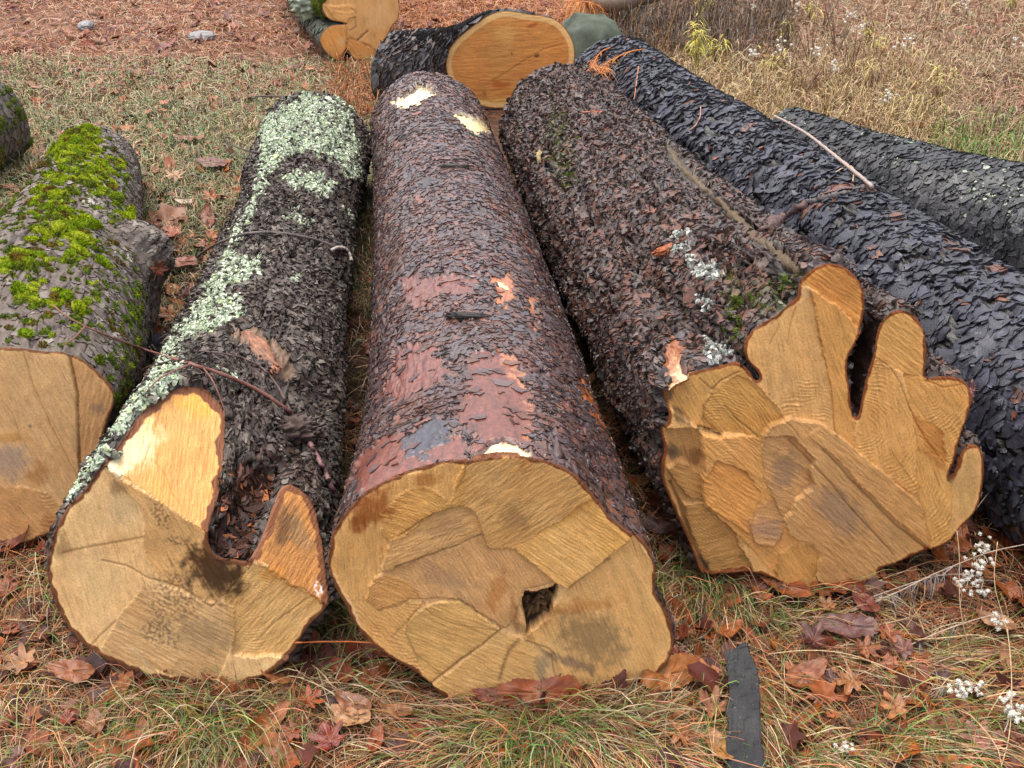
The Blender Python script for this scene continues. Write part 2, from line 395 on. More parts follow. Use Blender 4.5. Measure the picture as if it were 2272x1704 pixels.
    lc = lg.col[ii, jj]; c = (c*(1-tint)+lc*tint)[ok]; C = np.repeat(c[:, None], 3*K+1, 1)*(1+rng.normal(0, .05, (m, 3*K+1, 1))); C[:, K+1:] *= (1 if mat == M_lichen else .45)
    return mesh_obj(name, V.reshape(-1, 3), [T1, Q], mat, parent or lg.root, C.reshape(-1, 3), smooth=True)
def polymask(lg, polys, jit=14, thr=None, sc=.05, seed=0):
    j = np.stack([fbm(lg.P/.035+seed, 3), fbm(lg.P/.035+40+seed, 3)], -1)*jit*2
    m = np.zeros(lg.P.shape[:2])
    for p, k in polys: m = np.maximum(m, k*inpoly(lg.uv+j, p))
    if thr is not None: m = m*sstep(fbm(lg.P/sc+seed+7, 3), thr, thr+.2)
    return m*lg.face
D1 = lambda p: T(700, 960, 2.6976, p)
E1 = lambda p: T(1440, 560, 2.765, p)
C1 = lambda p: T(80, 820, 2.272, p)
B1 = lambda p: T(0, 740, 3.189, p)
I1 = lambda p: T(660, 0, 5.53, p)
H1 = lambda p: T(736, 0, 2.765, p)
Z8 = lambda p: T(540, 180, 3.191, p)
Z3 = lambda p: T(1472, 0, 2.765, p)
Z5 = lambda p: T(736, 550, 2.765, p)
Z4 = lambda p: T(0, 550, 2.765, p)
Z1 = lambda p: T(0, 0, 2.765, p)
Z9 = lambda p: T(1472, 1104, 2.765, p)
Z7 = lambda p: T(0, 1104, 2.765, p)
Z6 = lambda p: T(1230, 0, 5.53, p)
Z0 = lambda p: T(0, 0, .9736, p)
def b1(fn, x, y): return fn([(x, y)])[0]
def blot(fn, sc, x, y, rx, ry, a, c, k, *e):
    q = b1(fn, x, y); return (q[0], q[1], rx/sc, ry/sc, a, c, k)+e

# ================================================================ LOG D (centre)
oD = D1([(78,740),(85,690),(105,600),(140,540),(200,460),(280,370),(400,300),(520,245),(650,200),(780,170),(900,158),(1000,130),(1100,118),(1200,122),(1290,135),(1380,150),(1480,190),(1560,240),(1620,310),(1670,370),(1720,440),(1760,500),(1830,545),(1890,590),(1960,640),(2010,720),(2035,800),(2035,880),(2030,940),(2050,1000),(2100,1070),(2130,1140),(2145,1220),(2140,1300),(2110,1380),(2050,1440),(1950,1490),(1850,1530),(1700,1540),(1560,1545),(1400,1580),(1250,1600),(1100,1615),(950,1640),(830,1620),(740,1560),(680,1490),(600,1420),(500,1370),(400,1310),(320,1250),(260,1180),(210,1100),(180,1030),(130,960),(95,880),(76,810)])
oDs = chaikin(oD, 1)
g0 = ground(1040, 1560, -.01); nD = norm(np.array([.10, -1, .10])); plD = (g0, nD)
wood = S(230, 184, 128)
pD = [
 dict(poly=oD, h=0, tilt=(.5, 0), ang=62),
 dict(poly=D1([(1560,230),(1700,400),(1900,600),(2030,800),(2040,960),(2140,1200),(2100,1400),(1850,1530),(1500,1540),(1400,1320),(1250,1230),(1300,1150),(1420,1050),(1520,915),(1720,740)]), h=2, tilt=(-2, 1), ang=68, col=S(208,160,95), saw=('l', 66, 5.5, .5)),
 dict(poly=D1([(100,600),(400,300),(900,150),(880,445),(700,480),(450,650),(380,850),(300,1000),(380,1060),(200,1000),(80,800)]), h=-3, tilt=(2, 0), ang=85, col=S(204,152,82)),
 dict(poly=D1([(380,480),(500,370),(600,322),(700,335),(770,390),(800,440),(650,520),(560,590),(450,650),(400,600)]), h=6, tilt=(3, 2), ang=15, saw=('a', b1(D1, 480, 640), 6., 1.), col=S(203,150,80), edge=.35),
 dict(poly=D1([(460,640),(600,560),(700,480),(880,440),(950,470),(1010,600),(860,670),(680,730),(480,800),(400,830),(430,700)]), h=1, tilt=(-3, 4), ang=-20, saw=('a', b1(D1, 900, 700), 8., .8), col=S(192,144,86), edge=.3),
 dict(poly=D1([(380,850),(480,800),(680,730),(860,670),(1000,610),(1030,690),(1200,700),(1460,900),(1400,900),(1250,930),(1220,1000),(1200,1100),(1130,1160),(1050,1110),(940,1040),(860,990),(560,985),(500,1030),(380,1060),(300,1000),(330,900)]), h=7, tilt=(0, 4), ang=60, col=S(186,138,88), saw=('a', b1(D1, 300, 1250), 7., .55), edge=.3),
 dict(poly=D1([(300,1000),(330,900),(420,840),(560,880),(640,985),(560,990),(500,1030),(380,1060)]), h=4, ang=20, col=S(205,150,84), saw=('a', b1(D1, 560, 1200), 6., 1.3)),
 dict(poly=D1([(560,1100),(700,1010),(860,1000),(950,1050),(1110,1170),(690,1500),(620,1380),(560,1250)]), h=11, tilt=(1, -4), ang=22, col=S(210,164,92), edge=.3, saw=('l', 20, 6, .5)),
 dict(poly=D1([(210,1000),(380,1060),(560,1000),(640,1010),(560,1130),(560,1260),(640,1400),(690,1500),(500,1370),(320,1250)]), h=5, tilt=(2, 2), ang=48, col=S(202,150,82), saw=('a', b1(D1, 640, 800), 8., .8)),
 dict(poly=D1([(1100,1170),(1250,1230),(1330,1300),(1300,1480),(1400,1620),(850,1700),(700,1510)]), h=3, tilt=(-1, -2), ang=24, col=S(212,166,100), saw=('l', 22, 7, .5)),
 dict(poly=D1([(880,445),(800,430),(830,300),(910,150),(1290,115),(1450,150),(1560,225),(1640,310),(1710,395),(1200,695),(1030,690),(1000,600),(960,470)]), h=16, tilt=(1.5, -2), ang=-36, col=S(190,140,74), saw=('l', -36, 6.5, .85)),
 dict(poly=D1([(1200,690),(1640,380),(1750,470),(1900,590),(1840,660),(1720,740),(1515,918),(1440,885),(1220,715)]), h=19, tilt=(2, 3), ang=34, col=S(212,160,84), saw=('l', 33, 6.5, 1.1)),
 dict(poly=D1([(1232,1000),(1250,950),(1330,945),(1450,900),(1455,950),(1420,1050),(1380,1120),(1262,1210),(1272,1150),(1235,1060)]), h=-65, col=S(52,38,28), k=1.),
]
bD = [blot(D1, 2.7, 330, 460, 190, 125, -30, S(158,86,34), .85), blot(D1, 2.7, 250, 560, 70, 70, 0, S(150,80,32), .7), blot(D1, 2.7, 670, 275, 90, 55, -8, S(168,100,42), .7), blot(D1, 2.7, 1250, 150, 70, 60, 0, S(160,100,45), .5),
 blot(D1, 2.7, 1080, 950, 60, 130, 25, S(184,112,46), .55), blot(D1, 2.7, 1640, 1220, 260, 190, 30, S(142,116,82), .75), blot(D1, 2.7, 1600, 1030, 230, 50, -5, S(190,120,55), .5),
 blot(D1, 2.7, 1190, 500, 130, 90, 30, S(150,112,72), .6), blot(D1, 2.7, 1060, 250, 110, 120, 0, S(214,172,112), .45), blot(D1, 2.7, 760, 860, 220, 90, 20, S(170,134,100), .6),
 blot(D1, 2.7, 1530, 1370, 190, 40, 20, S(128,104,84), .75), blot(D1, 2.7, 1350, 1400, 50, 100, 0, S(150,134,102), .7), blot(D1, 2.7, 800, 560, 150, 70, -20, S(168,130,90), .5), blot(D1, 2.7, 1240, 1180, 90, 30, 40, S(140,100,62), .6),
 blot(D1, 2.7, 1190, 1080, 30, 130, -6, S(150,100,55), .5), blot(D1, 2.7, 1400, 1100, 30, 120, 38, S(160,108,60), .5), blot(D1, 2.7, 1390, 1490, 60, 25, 25, S(60,45,42), .8)]
lD = [(D1([(1105,1170),(1000,1260),(850,1370),(700,1500)]), S(112,80,44), 2.2, 5), (D1([(1215,1235),(1160,1290),(1130,1370),(1105,1470)]), S(104,76,54), 4.5, .5),
 (D1([(1515,905),(1600,840),(1700,785),(1760,755)]), S(104,74,48), 3.0, 1), (D1([(900,160),(890,250),(840,330)]), S(110,80,40), 1.6, .5),
 (D1([(600,990),(860,995),(950,1050),(1130,1160)]), S(120,82,44), 1.6, 1.5), (D1([(380,1060),(500,1040),(560,990)]), S(120,82,44), 1.4, 1), (D1([(460,1220),(540,1140),(600,1060)]), S(130,92,50), 1.4, 1),
 (D1([(480,790),(680,728),(860,668),(1005,608)]), S(105,74,44), 2., 2), (D1([(500,610),(620,530),(700,478),(880,442)]), S(110,78,44), 1.8, 2), (D1([(1250,1230),(1400,1290),(1430,1320)]), S(100,74,52), 2, 1), (D1([(1410,1320),(1420,1400),(1450,1520)]), S(110,80,50), 1.6, 1),
 (D1([(560,1110),(545,1200),(600,1320),(780,1470)]), S(150,110,60), 1.5, 1), (D1([(640,1010),(700,1080),(860,1140),(1080,1170)]), S(150,108,58), 1.4, 1)]
fD = make_surf(plD, wood, pD, bD, lD, oDs, rim=7, rimcol=S(122,72,42), fibre=60, seed=1)
redb, slate = S(112, 60, 48), S(84, 80, 90)
paintD = [
 (Z8([(1040,165),(1140,95),(1240,10),(1340,45),(1390,85),(1300,125),(1200,170),(1090,190)]), S(240,215,160), 1, 1, -7, .5),
 (Z8([(1450,210),(1560,220),(1660,258),(1760,315),(1790,380),(1700,370),(1610,375),(1550,300)]), S(240,212,155), 1, 1, -7, .5),
 (Z8([(1050,135),(1150,60),(1250,5),(1370,60),(1385,85),(1330,70),(1240,40),(1150,95)]), S(75,50,30), .8, 1, -10, .4),
 (Z8([(1420,180),(1560,200),(1720,260),(1800,330),(1830,390),(1760,340),(1650,270),(1540,235)]), S(90,60,40), .6, 2, 2, .6),
 (Z5([(980,180),(1080,160),(1130,230),(1110,330),(1050,370),(1010,280)]), S(182,110,66), .85, 1, -2, 1),
 (Z5([(1000,210),(1040,205),(1080,235),(1070,252),(1020,235)]), S(240,214,160), 1, 1, -4, .3),
 (Z5([(1200,290),(1240,300),(1250,400),(1290,520),(1260,520),(1200,400)]), S(180,112,70), .8, 1, -1, .8),
 (Z5([(1020,650),(1100,660),(1170,780),(1230,1000),(1240,1180),(1180,1180),(1160,1000),(1080,820)]), S(178,112,74), .75, 1, -1, 1),
 (Z5([(1500,800),(1560,850),(1680,1050),(1790,1250),(1760,1260),(1640,1100),(1530,930)]), S(176,98,44), .8, 2, -1, 1),
 (Z5([(400,640),(650,600),(700,800),(400,960),(300,900)]), redb*1.15, .8, 2, -1, 1.5),
 (Z5([(440,180),(600,200),(900,170),(940,240),(700,300),(500,380),(420,300)]), redb*1.15, .7, 2, -1, 1.5),
 (Z5([(850,640),(1000,640),(1200,900),(1220,1240),(850,1260),(860,1160),(700,1000),(820,900)]), S(112,60,46), .9, 1, -1, 1.5),
 (Z5([(100,1500),(180,1280),(330,1130),(460,1140),(600,1320),(400,1420),(200,1500)]), S(118,62,48), .85, 1, 0, 1.5),
 (Z5([(600,1320),(560,1230),(800,1150),(830,1290),(700,1310)]), S(118,62,48), .85, 1, 0, 1),
 (Z5([(420,1200),(500,1120),(650,1020),(760,1100),(700,1180),(600,1200),(560,1320),(500,1290)]), S(62,62,72), .9, 2, 2, 1.2),
 (Z5([(835,1300),(900,1260),(1000,1195),(1100,1190),(1160,1220),(1215,1275),(1200,1290),(1000,1260)]), S(238,212,158), 1, 1, -6, .35),
 (Z5([(835,1260),(900,1240),(990,1170),(1060,1155),(1170,1195),(1215,1265),(1150,1210),(1060,1180),(990,1200),(900,1265),(840,1290)]), S(50,30,22), .8, 1, -6, .3),
]
D = build_log('sawn_log', 'biggest wet reddish-brown log lying in the middle, bare pale patches at its far top', (g0[0]+.01, g0[1]+.0), (-.335, 3.86), .272, .222, oDs, fD, plD, tau=.30, disp=(.0055, .022, .12), crack=(.004, .05, .13, 0), colA=S(122,72,56), colB=S(92,74,74), seed=1, mat=M_bark_soak, paint=paintD, cscale=.09, NS=520, NT=400, furrow=.8, swell=.04, bend=(.02, 0))
fD2 = cut_face(D.root, oDs, fD, 1.9)

# ================================================================ LOG C (lichen, split foot)
oC = C1([(330,480),(420,380),(520,230),(600,160),(700,90),(800,75),(880,110),(950,190),(960,280),(945,430),(945,560),(900,700),(865,820),(868,900),(920,945),(1000,965),(1060,975),(1100,920),(1150,820),(1190,700),(1230,590),(1290,575),(1370,640),(1420,740),(1445,900),(1460,1050),(1475,1180),(1440,1230),(1380,1280),(1330,1360),(1290,1440),(1200,1510),(1100,1560),(1000,1590),(880,1590),(750,1575),(600,1560),(450,1500),(300,1440),(180,1340),(110,1230),(65,1100),(50,1000),(70,880),(105,780),(160,690),(240,620),(290,540)])
oCs = chaikin(oC, 1)
gC = ground(470, 1520, -.01); nC = norm(np.array([.0, -1, .16])); plC = (gC, nC)
def tongue(fn, a, b, c, back, plane):
    A, B = onplane(np.array([b1(fn, *a), b1(fn, *b)]), *plane); q = onplane(np.array([b1(fn, *c)]), plane[0]-plane[1]*back, plane[1])[0]
    n = norm(np.cross(B-A, q-A)); n = n if n@(CAM-A) > 0 else -n
    return A, n
A1, An1 = tongue(C1, (330,480), (865,820), (800,75), .24, plC)
A2, An2 = tongue(C1, (1115,965), (1475,1185), (1290,575), .13, plC)
T1p = C1([(326,478),(300,300),(600,50),(1000,50),(1010,500),(880,835),(700,715),(560,620),(450,540)])
T2p = C1([(1085,945),(1160,600),(1290,500),(1500,700),(1530,1215),(1400,1150),(1290,1085),(1180,1000)])
pC = [
 dict(poly=oC, h=0, tilt=(1.5, 1), ang=70),
 dict(poly=C1([(326,478),(700,715),(865,830),(900,960),(1085,965),(1060,1040),(960,1130),(890,1200),(780,1140),(620,1060),(540,900),(540,700)]), h=-4, tilt=(0, -3), ang=62, col=S(196,150,92), saw=('l', 60, 9, .6)),
 dict(poly=C1([(950,1130),(1100,975),(1180,1000),(1290,1085),(1480,1190),(1300,1440),(1000,1440),(980,1300)]), h=-3, tilt=(2, -2), ang=-48, col=S(200,156,92), saw=('a', b1(C1, 1080, 1200), 7, .7)),
 dict(poly=C1([(540,1100),(1000,1200),(1010,1350),(900,1600),(300,1440),(450,1200)]), h=0, ang=28, col=S(190,150,102), saw=('l', 28, 6, .3)),
 dict(poly=T1p, k=1., col=S(216,158,94), ang=96, saw=('l', 98, 9, .25)),
 dict(poly=T2p, k=1., col=S(178,124,70), ang=-60, saw=('l', -52, 7, .6)),
]
bC = [blot(C1, 2.27, 900, 1020, 190, 150, 40, S(66,42,24), .96), blot(C1, 2.27, 960, 930, 90, 60, 30, S(44,28,20), .95), blot(C1, 2.27, 850, 960, 110, 130, 10, S(88,56,28), .8, 1), blot(C1, 2.27, 700, 1150, 170, 180, 20, S(104,84,66), .6, 1), blot(C1, 2.27, 640, 1340, 150, 90, 10, S(110,90,70), .7, 1),
 blot(C1, 2.27, 830, 1330, 210, 110, 20, S(150,122,90), .6), blot(C1, 2.27, 410, 600, 55, 55, 0, S(120,98,68), .6), blot(C1, 2.27, 640, 740, 110, 60, 60, S(120,90,58), .7, 1), blot(C1, 2.27, 700, 870, 80, 40, 10, S(100,68,40), .7, 1),
 blot(C1, 2.27, 300, 1080, 150, 150, 30, S(226,190,132), .6), blot(C1, 2.27, 130, 900, 40, 80, 10, S(140,108,66), .6), blot(C1, 2.27, 250, 760, 110, 130, 30, S(220,182,120), .5), blot(C1, 2.27, 430, 700, 90, 90, 20, S(216,184,136), .5),
 blot(C1, 2.27, 1240, 800, 60, 150, 25, S(74,52,34), .75), blot(C1, 2.27, 1330, 830, 60, 130, -20, S(130,104,74), .6), blot(C1, 2.27, 1190, 1020, 70, 60, 10, S(196,128,52), .6), blot(C1, 2.27, 1430, 1090, 40, 50, 20, S(225,225,225), .9, 1), blot(C1, 2.27, 500, 380, 110, 190, 50, S(246,222,170), .75), blot(C1, 2.27, 380, 470, 110, 60, 30, S(248,232,196), .8),
 blot(C1, 2.27, 820, 180, 130, 80, 20, S(236,164,62), .6), blot(C1, 2.27, 740, 330, 120, 60, 10, S(205,160,96), .5), blot(C1, 2.27, 640, 600, 120, 60, 40, S(232,160,84), .5)]
lC = [(C1([(130,935),(250,905),(380,880),(540,850)]), S(150,104,58), 3., 1), (C1([(330,970),(450,990),(560,1050),(720,1100),(880,1195)]), S(120,88,52), 2.2, 1.5), (C1([(270,1400),(330,1330),(400,1270)]), S(150,104,58), 2.5, 1), (C1([(640,170),(600,330),(540,480)]), S(150,104,50), 1.2, 1),
 (C1([(600,460),(660,530),(690,620),(740,690)]), S(180,120,60), 1.3, 1), (C1([(1110,1370),(1200,1280),(1370,1150)]), S(140,100,56), 1.6, 1.5), (C1([(1120,965),(1240,1060),(1475,1185)]), S(180,118,56), 1.8, -2), (C1([(885,1200),(960,1135),(1085,985)]), S(110,74,40), 2.2, 2)]
fC = make_surf(plC, S(238,194,136), pC, bC, lC, oCs, rim=9, rimcol=S(126,78,50), fibre=72, seed=2, alt=[(T1p, A1, An1), (T2p, A2, An2)])
lich = S(176, 190, 160)
paintC = [
 (C1([(850,820),(945,560),(960,420),(1050,470),(1180,520),(1240,560),(1190,700),(1100,920),(1060,985),(960,970),(860,900)]), S(40,23,17), .95, 1, -3, .6),
 (C1([(1050,400),(1250,380),(1400,500),(1440,760),(1350,640),(1240,560),(1100,520)]), S(78,52,44), .7, 0, 0, 1),
 (Z4([(1400,520),(1600,500),(1750,620),(1830,780),(1760,830),(1600,700),(1440,590)]), S(134,104,80), .6, 2, 2, .5),
]
C = build_log('sawn_log', 'log with pale green lichen and a notched foot with a bright cut tongue', (gC[0], gC[1]), (-.765, 3.72), .262, .215, oCs, fC, plC, tau=.24, rprof=[(0,.255),(.5,.225),(1.1,.20),(1.7,.185),(2.4,.205)],  disp=(.013, .028, .16), crack=(.015, .055, .38, 0), colA=S(84,70,64), colB=S(124,110,100), seed=2, mat=M_bark_dull, bare=.4, lumpy=.016, paint=paintC, NS=560, NT=380, swell=.03)
cut_face(C.root, oCs, fC, 1.9)

# ================================================================ LOG E (fluted, hand-shaped butt)
oE = E1([(115,870),(150,820),(220,790),(300,760),(400,730),(480,700),(530,680),(575,690),(620,730),(655,795),(680,785),(680,750),(635,700),(590,640),(580,570),(610,510),(700,430),(790,380),(870,310),(915,270),(920,200),(970,130),(1040,85),(1130,68),(1210,95),(1270,150),(1315,210),(1335,290),(1325,390),(1310,470),(1270,560),(1225,640),(1212,720),(1232,830),(1238,950),(1262,1018),(1290,1000),(1308,880),(1340,750),(1375,640),(1392,560),(1410,460),(1450,390),(1520,355),(1600,365),(1660,420),(1700,500),(1710,600),(1705,700),(1695,785),(1780,765),(1880,765),(1940,790),(1975,850),(1980,920),(1960,990),(1930,1070),(1900,1150),(1880,1240),(1865,1300),(1838,1360),(1850,1392),(1885,1340),(1903,1240),(1950,1180),(2010,1180),(2050,1230),(2055,1330),(2045,1450),(2020,1560),(1960,1640),(1900,1700),(1840,1780),(1730,1825),(1640,1850),(1540,1900),(1420,1935),(1400,1955),(1430,2000),(1350,2040),(1200,2080),(1000,2080),(880,2070),(780,2010),(640,1960),(480,1990),(380,2010),(320,1970),(280,1850),(220,1720),(150,1560),(100,1440),(95,1330),(120,1250),(95,1150),(90,1090),(130,1020),(112,930)])
oEs = chaikin(oE, 1)
gE = ground(1830, 1312, -.01); nE = norm(np.array([.12, -1, .14])); plE = (gE, nE)
wE = S(228, 176, 112)
pE = [
 dict(poly=oE, h=0, tilt=(.5, 0), ang=80, saw=('l', 84, 8, .35)),
 dict(poly=E1([(115,870),(300,740),(560,670),(640,800),(700,850),(815,960),(815,1010),(700,1090),(690,1130),(440,1110),(300,1090),(150,980),(90,920)]), h=-22, tilt=(12, 0), ang=62, col=S(186,136,70), saw=('a', b1(E1, 900, 1200), 8, .4)),
 dict(poly=E1([(345,1030),(360,930),(430,840),(560,760),(640,800),(815,960),(810,1010),(690,1130),(440,1110)]), h=-12, tilt=(5, 3), ang=50, col=S(190,138,72), saw=('a', b1(E1, 430, 1130), 7, 1.1), edge=.3),
 dict(poly=E1([(0,1070),(300,1095),(340,1250),(330,1400),(345,1560),(420,1640),(640,1970),(380,2050),(50,1440)]), h=-42, tilt=(10, 0), ang=75, col=S(164,120,70), saw=('a', b1(E1, 250, 1300), 7, .9)),
 dict(poly=E1([(130,1350),(200,1300),(330,1390),(340,1540),(260,1530),(180,1440)]), h=-28, ang=20, col=S(178,128,72), edge=.4, saw=('l', 75, 6, .8)),
 dict(poly=E1([(220,1560),(340,1550),(440,1650),(520,1720),(640,1960),(380,2000),(330,1880),(260,1700)]), h=-30, tilt=(0, -4), ang=-15, col=S(178,130,72), edge=.3, saw=('a', b1(E1, 560, 1500), 6.5, .9)),
 dict(poly=E1([(310,1110),(440,1125),(690,1130),(690,1400),(760,1500),(830,1640),(840,1720),(1050,1860),(1010,2000),(780,2000),(620,1800),(420,1620),(345,1540),(325,1380),(340,1250)]), h=3, tilt=(-3, -1), ang=40, col=S(204,144,78), saw=('a', b1(E1, 480, 1350), 8, .9)),
 dict(poly=E1([(330,1400),(420,1260),(600,1350),(690,1480),(610,1720),(420,1600),(345,1540)]), h=8, tilt=(-3, 5), ang=38, col=S(204,138,70), edge=.25, saw=('l', 34, 9, 1.1)),
 dict(poly=E1([(600,1620),(760,1520),(830,1640),(830,1720),(760,1810),(640,1770)]), h=9, tilt=(-2, 6), ang=10, col=S(180,134,92), edge=.4, saw=('a', b1(E1, 640, 1780), 7, .8)),
 dict(poly=E1([(790,1850),(900,1780),(1000,1800),(1050,1860),(1020,1960),(980,2060),(880,2060),(780,2000)]), h=6, tilt=(-4, 2), ang=60, col=S(194,142,80), edge=.4, saw=('a', b1(E1, 860, 1960), 6, 1.3)),
 dict(poly=E1([(918,200),(990,100),(1130,50),(1290,130),(1350,290),(1340,470),(1290,490),(1240,400),(1150,330),(1080,280),(990,205)]), h=-9, tilt=(-3, 0), ang=36, col=S(200,126,48), saw=('l', 36, 7, .6)),
 dict(poly=E1([(985,205),(1080,280),(1150,330),(1240,400),(1290,480),(1270,560),(1220,650),(1215,720),(1235,960),(1260,1020),(1250,1200),(1140,1105),(1110,800),(1050,540)]), h=4, tilt=(-5, 0), ang=72, col=S(204,142,70), saw=('l', 70, 9, .5)),
 dict(poly=E1([(820,950),(850,780),(1090,790),(1130,1050),(1070,1045),(850,1010)]), ang=80, saw=('a', b1(E1, 960, 1250), 9, 1.2)),
 dict(poly=E1([(1380,640),(1400,450),(1520,340),(1660,400),(1730,560),(1700,790),(1560,740),(1480,690)]), h=-5, tilt=(-2, 0), ang=40, col=S(206,150,78), saw=('l', 38, 8, .6)),
 dict(poly=E1([(1290,1010),(1340,760),(1380,650),(1500,720),(1600,900),(1640,1200),(1640,1500),(1250,1200)]), h=5, tilt=(3, 0), ang=80, col=S(208,152,84), saw=('a', b1(E1, 1300, 1080), 9, 1.)),
 dict(poly=E1([(1560,740),(1700,790),(1900,740),(2000,850),(1960,1000),(1860,1300),(1640,1200),(1600,900)]), h=-2, tilt=(4, 2), ang=58, col=S(204,146,76), saw=('a', b1(E1, 1650, 860), 8, 1.2)),
 dict(poly=E1([(1640,1200),(1860,1300),(1850,1400),(1840,1790),(1720,1830),(1660,1560),(1640,1500)]), h=3, tilt=(4, 0), ang=72, col=S(208,154,84), saw=('a', b1(E1, 1400, 1380), 9, 1.3)),
 dict(poly=E1([(1640,1000),(1800,1100),(1830,1280),(1740,1240),(1660,1130)]), h=-8, ang=40, col=S(190,124,58), saw=('a', b1(E1, 1800, 1000), 7, 1)),
 dict(poly=E1([(700,1110),(850,1120),(960,1180),(1010,1260),(985,1350),(1005,1430),(890,1520),(820,1640),(760,1500),(700,1400),(688,1250)]), h=-1, tilt=(-7, 0), ang=30, col=S(186,138,90), saw=('a', b1(E1, 820, 1300), 7, .9), edge=.35),
 dict(poly=E1([(725,1050),(850,1012),(1060,1045),(1250,1200),(1480,1380),(1660,1540),(1740,1830),(1540,1910),(1420,1940),(1430,2010),(1350,2060),(1000,2090),(1060,1860),(1000,1790),(850,1720),(835,1620),(890,1520),(1005,1440),(985,1340),(1010,1260),(930,1170),(850,1110),(690,1120)]), h=17, tilt=(-2.5, -1), ang=44, col=S(178,134,88), saw=('l', 43, 11, .8)),
 dict(poly=E1([(1060,1045),(1250,1200),(1480,1380),(1660,1540),(1735,1825),(1500,1630),(1300,1420),(1120,1230),(950,1100)]), h=23, tilt=(-3, 1), ang=42, col=S(200,148,90), saw=('l', 42, 9, .4)),
]
bE = [blot(E1, 2.76, 130, 900, 60, 120, 20, S(70,56,40), .8), blot(E1, 2.76, 200, 1020, 90, 40, 30, S(80,66,46), .7), blot(E1, 2.76, 840, 1330, 110, 140, 20, S(150,118,92), .7), blot(E1, 2.76, 1150, 1580, 260, 130, 45, S(156,124,100), .65), blot(E1, 2.76, 720, 1680, 110, 90, 10, S(164,128,100), .7),
 blot(E1, 2.76, 150, 1260, 60, 50, 10, S(60,50,46), .85), blot(E1, 2.76, 290, 1280, 80, 60, 30, S(120,72,38), .7), blot(E1, 2.76, 1740, 1250, 110, 40, 40, S(170,100,40), .6), blot(E1, 2.76, 1850, 1385, 30, 26, 0, S(90,60,44), .9), blot(E1, 2.76, 1880, 1300, 14, 60, 12, S(92,66,50), .9), blot(E1, 2.76, 1960, 1400, 90, 220, 5, S(206,166,104), .6), blot(E1, 2.76, 330, 1950, 60, 50, 20, S(60,54,48), .8), blot(E1, 2.76, 960, 240, 40, 50, 0, S(224,184,130), .8)]
lE = [(E1([(985,210),(1020,400),(1050,540),(1110,800),(1140,1110)]), S(150,92,40), 1.8, -2), (E1([(300,1100),(360,1105),(440,1125)]), S(50,30,20), 3.6, 12), (E1([(470,950),(560,1040),(680,1140)]), S(120,84,44), 1.6, 2), (E1([(1380,640),(1480,700),(1540,800),(1600,960),(1700,1150),(1800,1280)]), S(150,94,42), 2.2, 2), (E1([(860,1150),(960,1250),(1100,1400),(1300,1640),(1500,1850)]), S(120,88,58), 2., 3),
 (E1([(1060,1200),(1250,1400),(1500,1660),(1700,1820)]), S(120,88,56), 2.6, 4), (E1([(345,1050),(350,960),(420,850)]), S(110,76,40), 1.8, 1), (E1([(150,1450),(200,1560),(240,1680),(300,1850),(370,1980)]), S(66,50,38), 3.4, 6), (E1([(330,800),(400,860),(450,800),(560,740)]), S(120,80,40), 1.5, 2), (E1([(900,340),(870,440),(850,560)]), S(160,104,46), 1.4, 1), (E1([(800,450),(740,560)]), S(160,104,46), 1.2, 1),
 (E1([(1260,1015),(1258,950),(1250,860)]), S(60,34,22), 3, 6), (E1([(1850,1390),(1868,1330)]), S(70,46,34), 4, 4), (E1([(1700,790),(1800,830),(1920,810)]), S(170,100,40), 1.6, 1.5), (E1([(1720,1830),(1690,1600),(1630,1420),(1480,1200)]), S(168,112,54), 1.6, -1.5), (E1([(1930,1080),(1890,1200)]), S(150,84,40), 6, 0)]
fE = make_surf(plE, wE, pE, bE, lE, oEs, rim=6, rimcol=S(134,72,34), fibre=75, seed=3)
gs = S(84, 96, 50)
paintE = [
 (E1([(560,680),(690,800),(640,600),(600,500),(480,200),(440,100),(470,300),(500,480)]), S(60,62,34), .65, 0, -6, 1),
 (E1([(480,80),(560,200),(560,520),(520,560),(480,400)]), gs, .6, 0, 0, 1.5),
 (E1([(640,200),(900,130),(900,260),(740,380),(640,330)]), gs, .45, 0, 0, 2),
 (E1([(100,870),(220,760),(300,760),(200,700),(150,600),(130,740)]), S(212,180,140), .85, 1, -1, .7),
 (E1([(130,500),(230,540),(230,620),(140,780),(110,860)]), S(166,98,60), .7, 2, 0, 1),
 (E1([(1230,540),(1330,430),(1440,400),(1400,480),(1370,620),(1300,860),(1290,1000),(1250,1000),(1225,800),(1215,660)]), S(40,24,18), .92, 1, 0, .5),
 (H1([(1850,1180),(2000,1300),(2230,1500),(2212,1560),(1980,1380)]), S(130,80,55), .5, 0, -4, 1),
 (H1([(1380,650),(1480,850),(1500,1100),(1420,1180),(1330,900),(1330,700)]), gs, .4, 0, 0, 2),
 (T(1472, 0, 2.765, [(0,860),(120,940),(330,1200),(560,1400),(860,1640),(840,1660),(600,1560),(400,1400),(200,1180),(0,980)]), S(48,40,26), .8, 2, -14, .6),
]
E = build_log('sawn_log', 'wet log whose sawn butt is deeply fluted like an open hand, right of the middle', (gE[0]-.01, gE[1]), (.19, 3.86), .31, .235, oEs, fE, plE, tau=.46, disp=(.014, .03, .2), crack=(.017, .06, .5, 0), colA=S(84,62,56), colB=S(112,90,82), seed=3, mat=M_bark_wet, bare=.4, lumpy=.013, paint=paintE, NS=680, NT=380, bend=(-.02, 0))
cut_face(E.root, oEs, fE, 1.9)

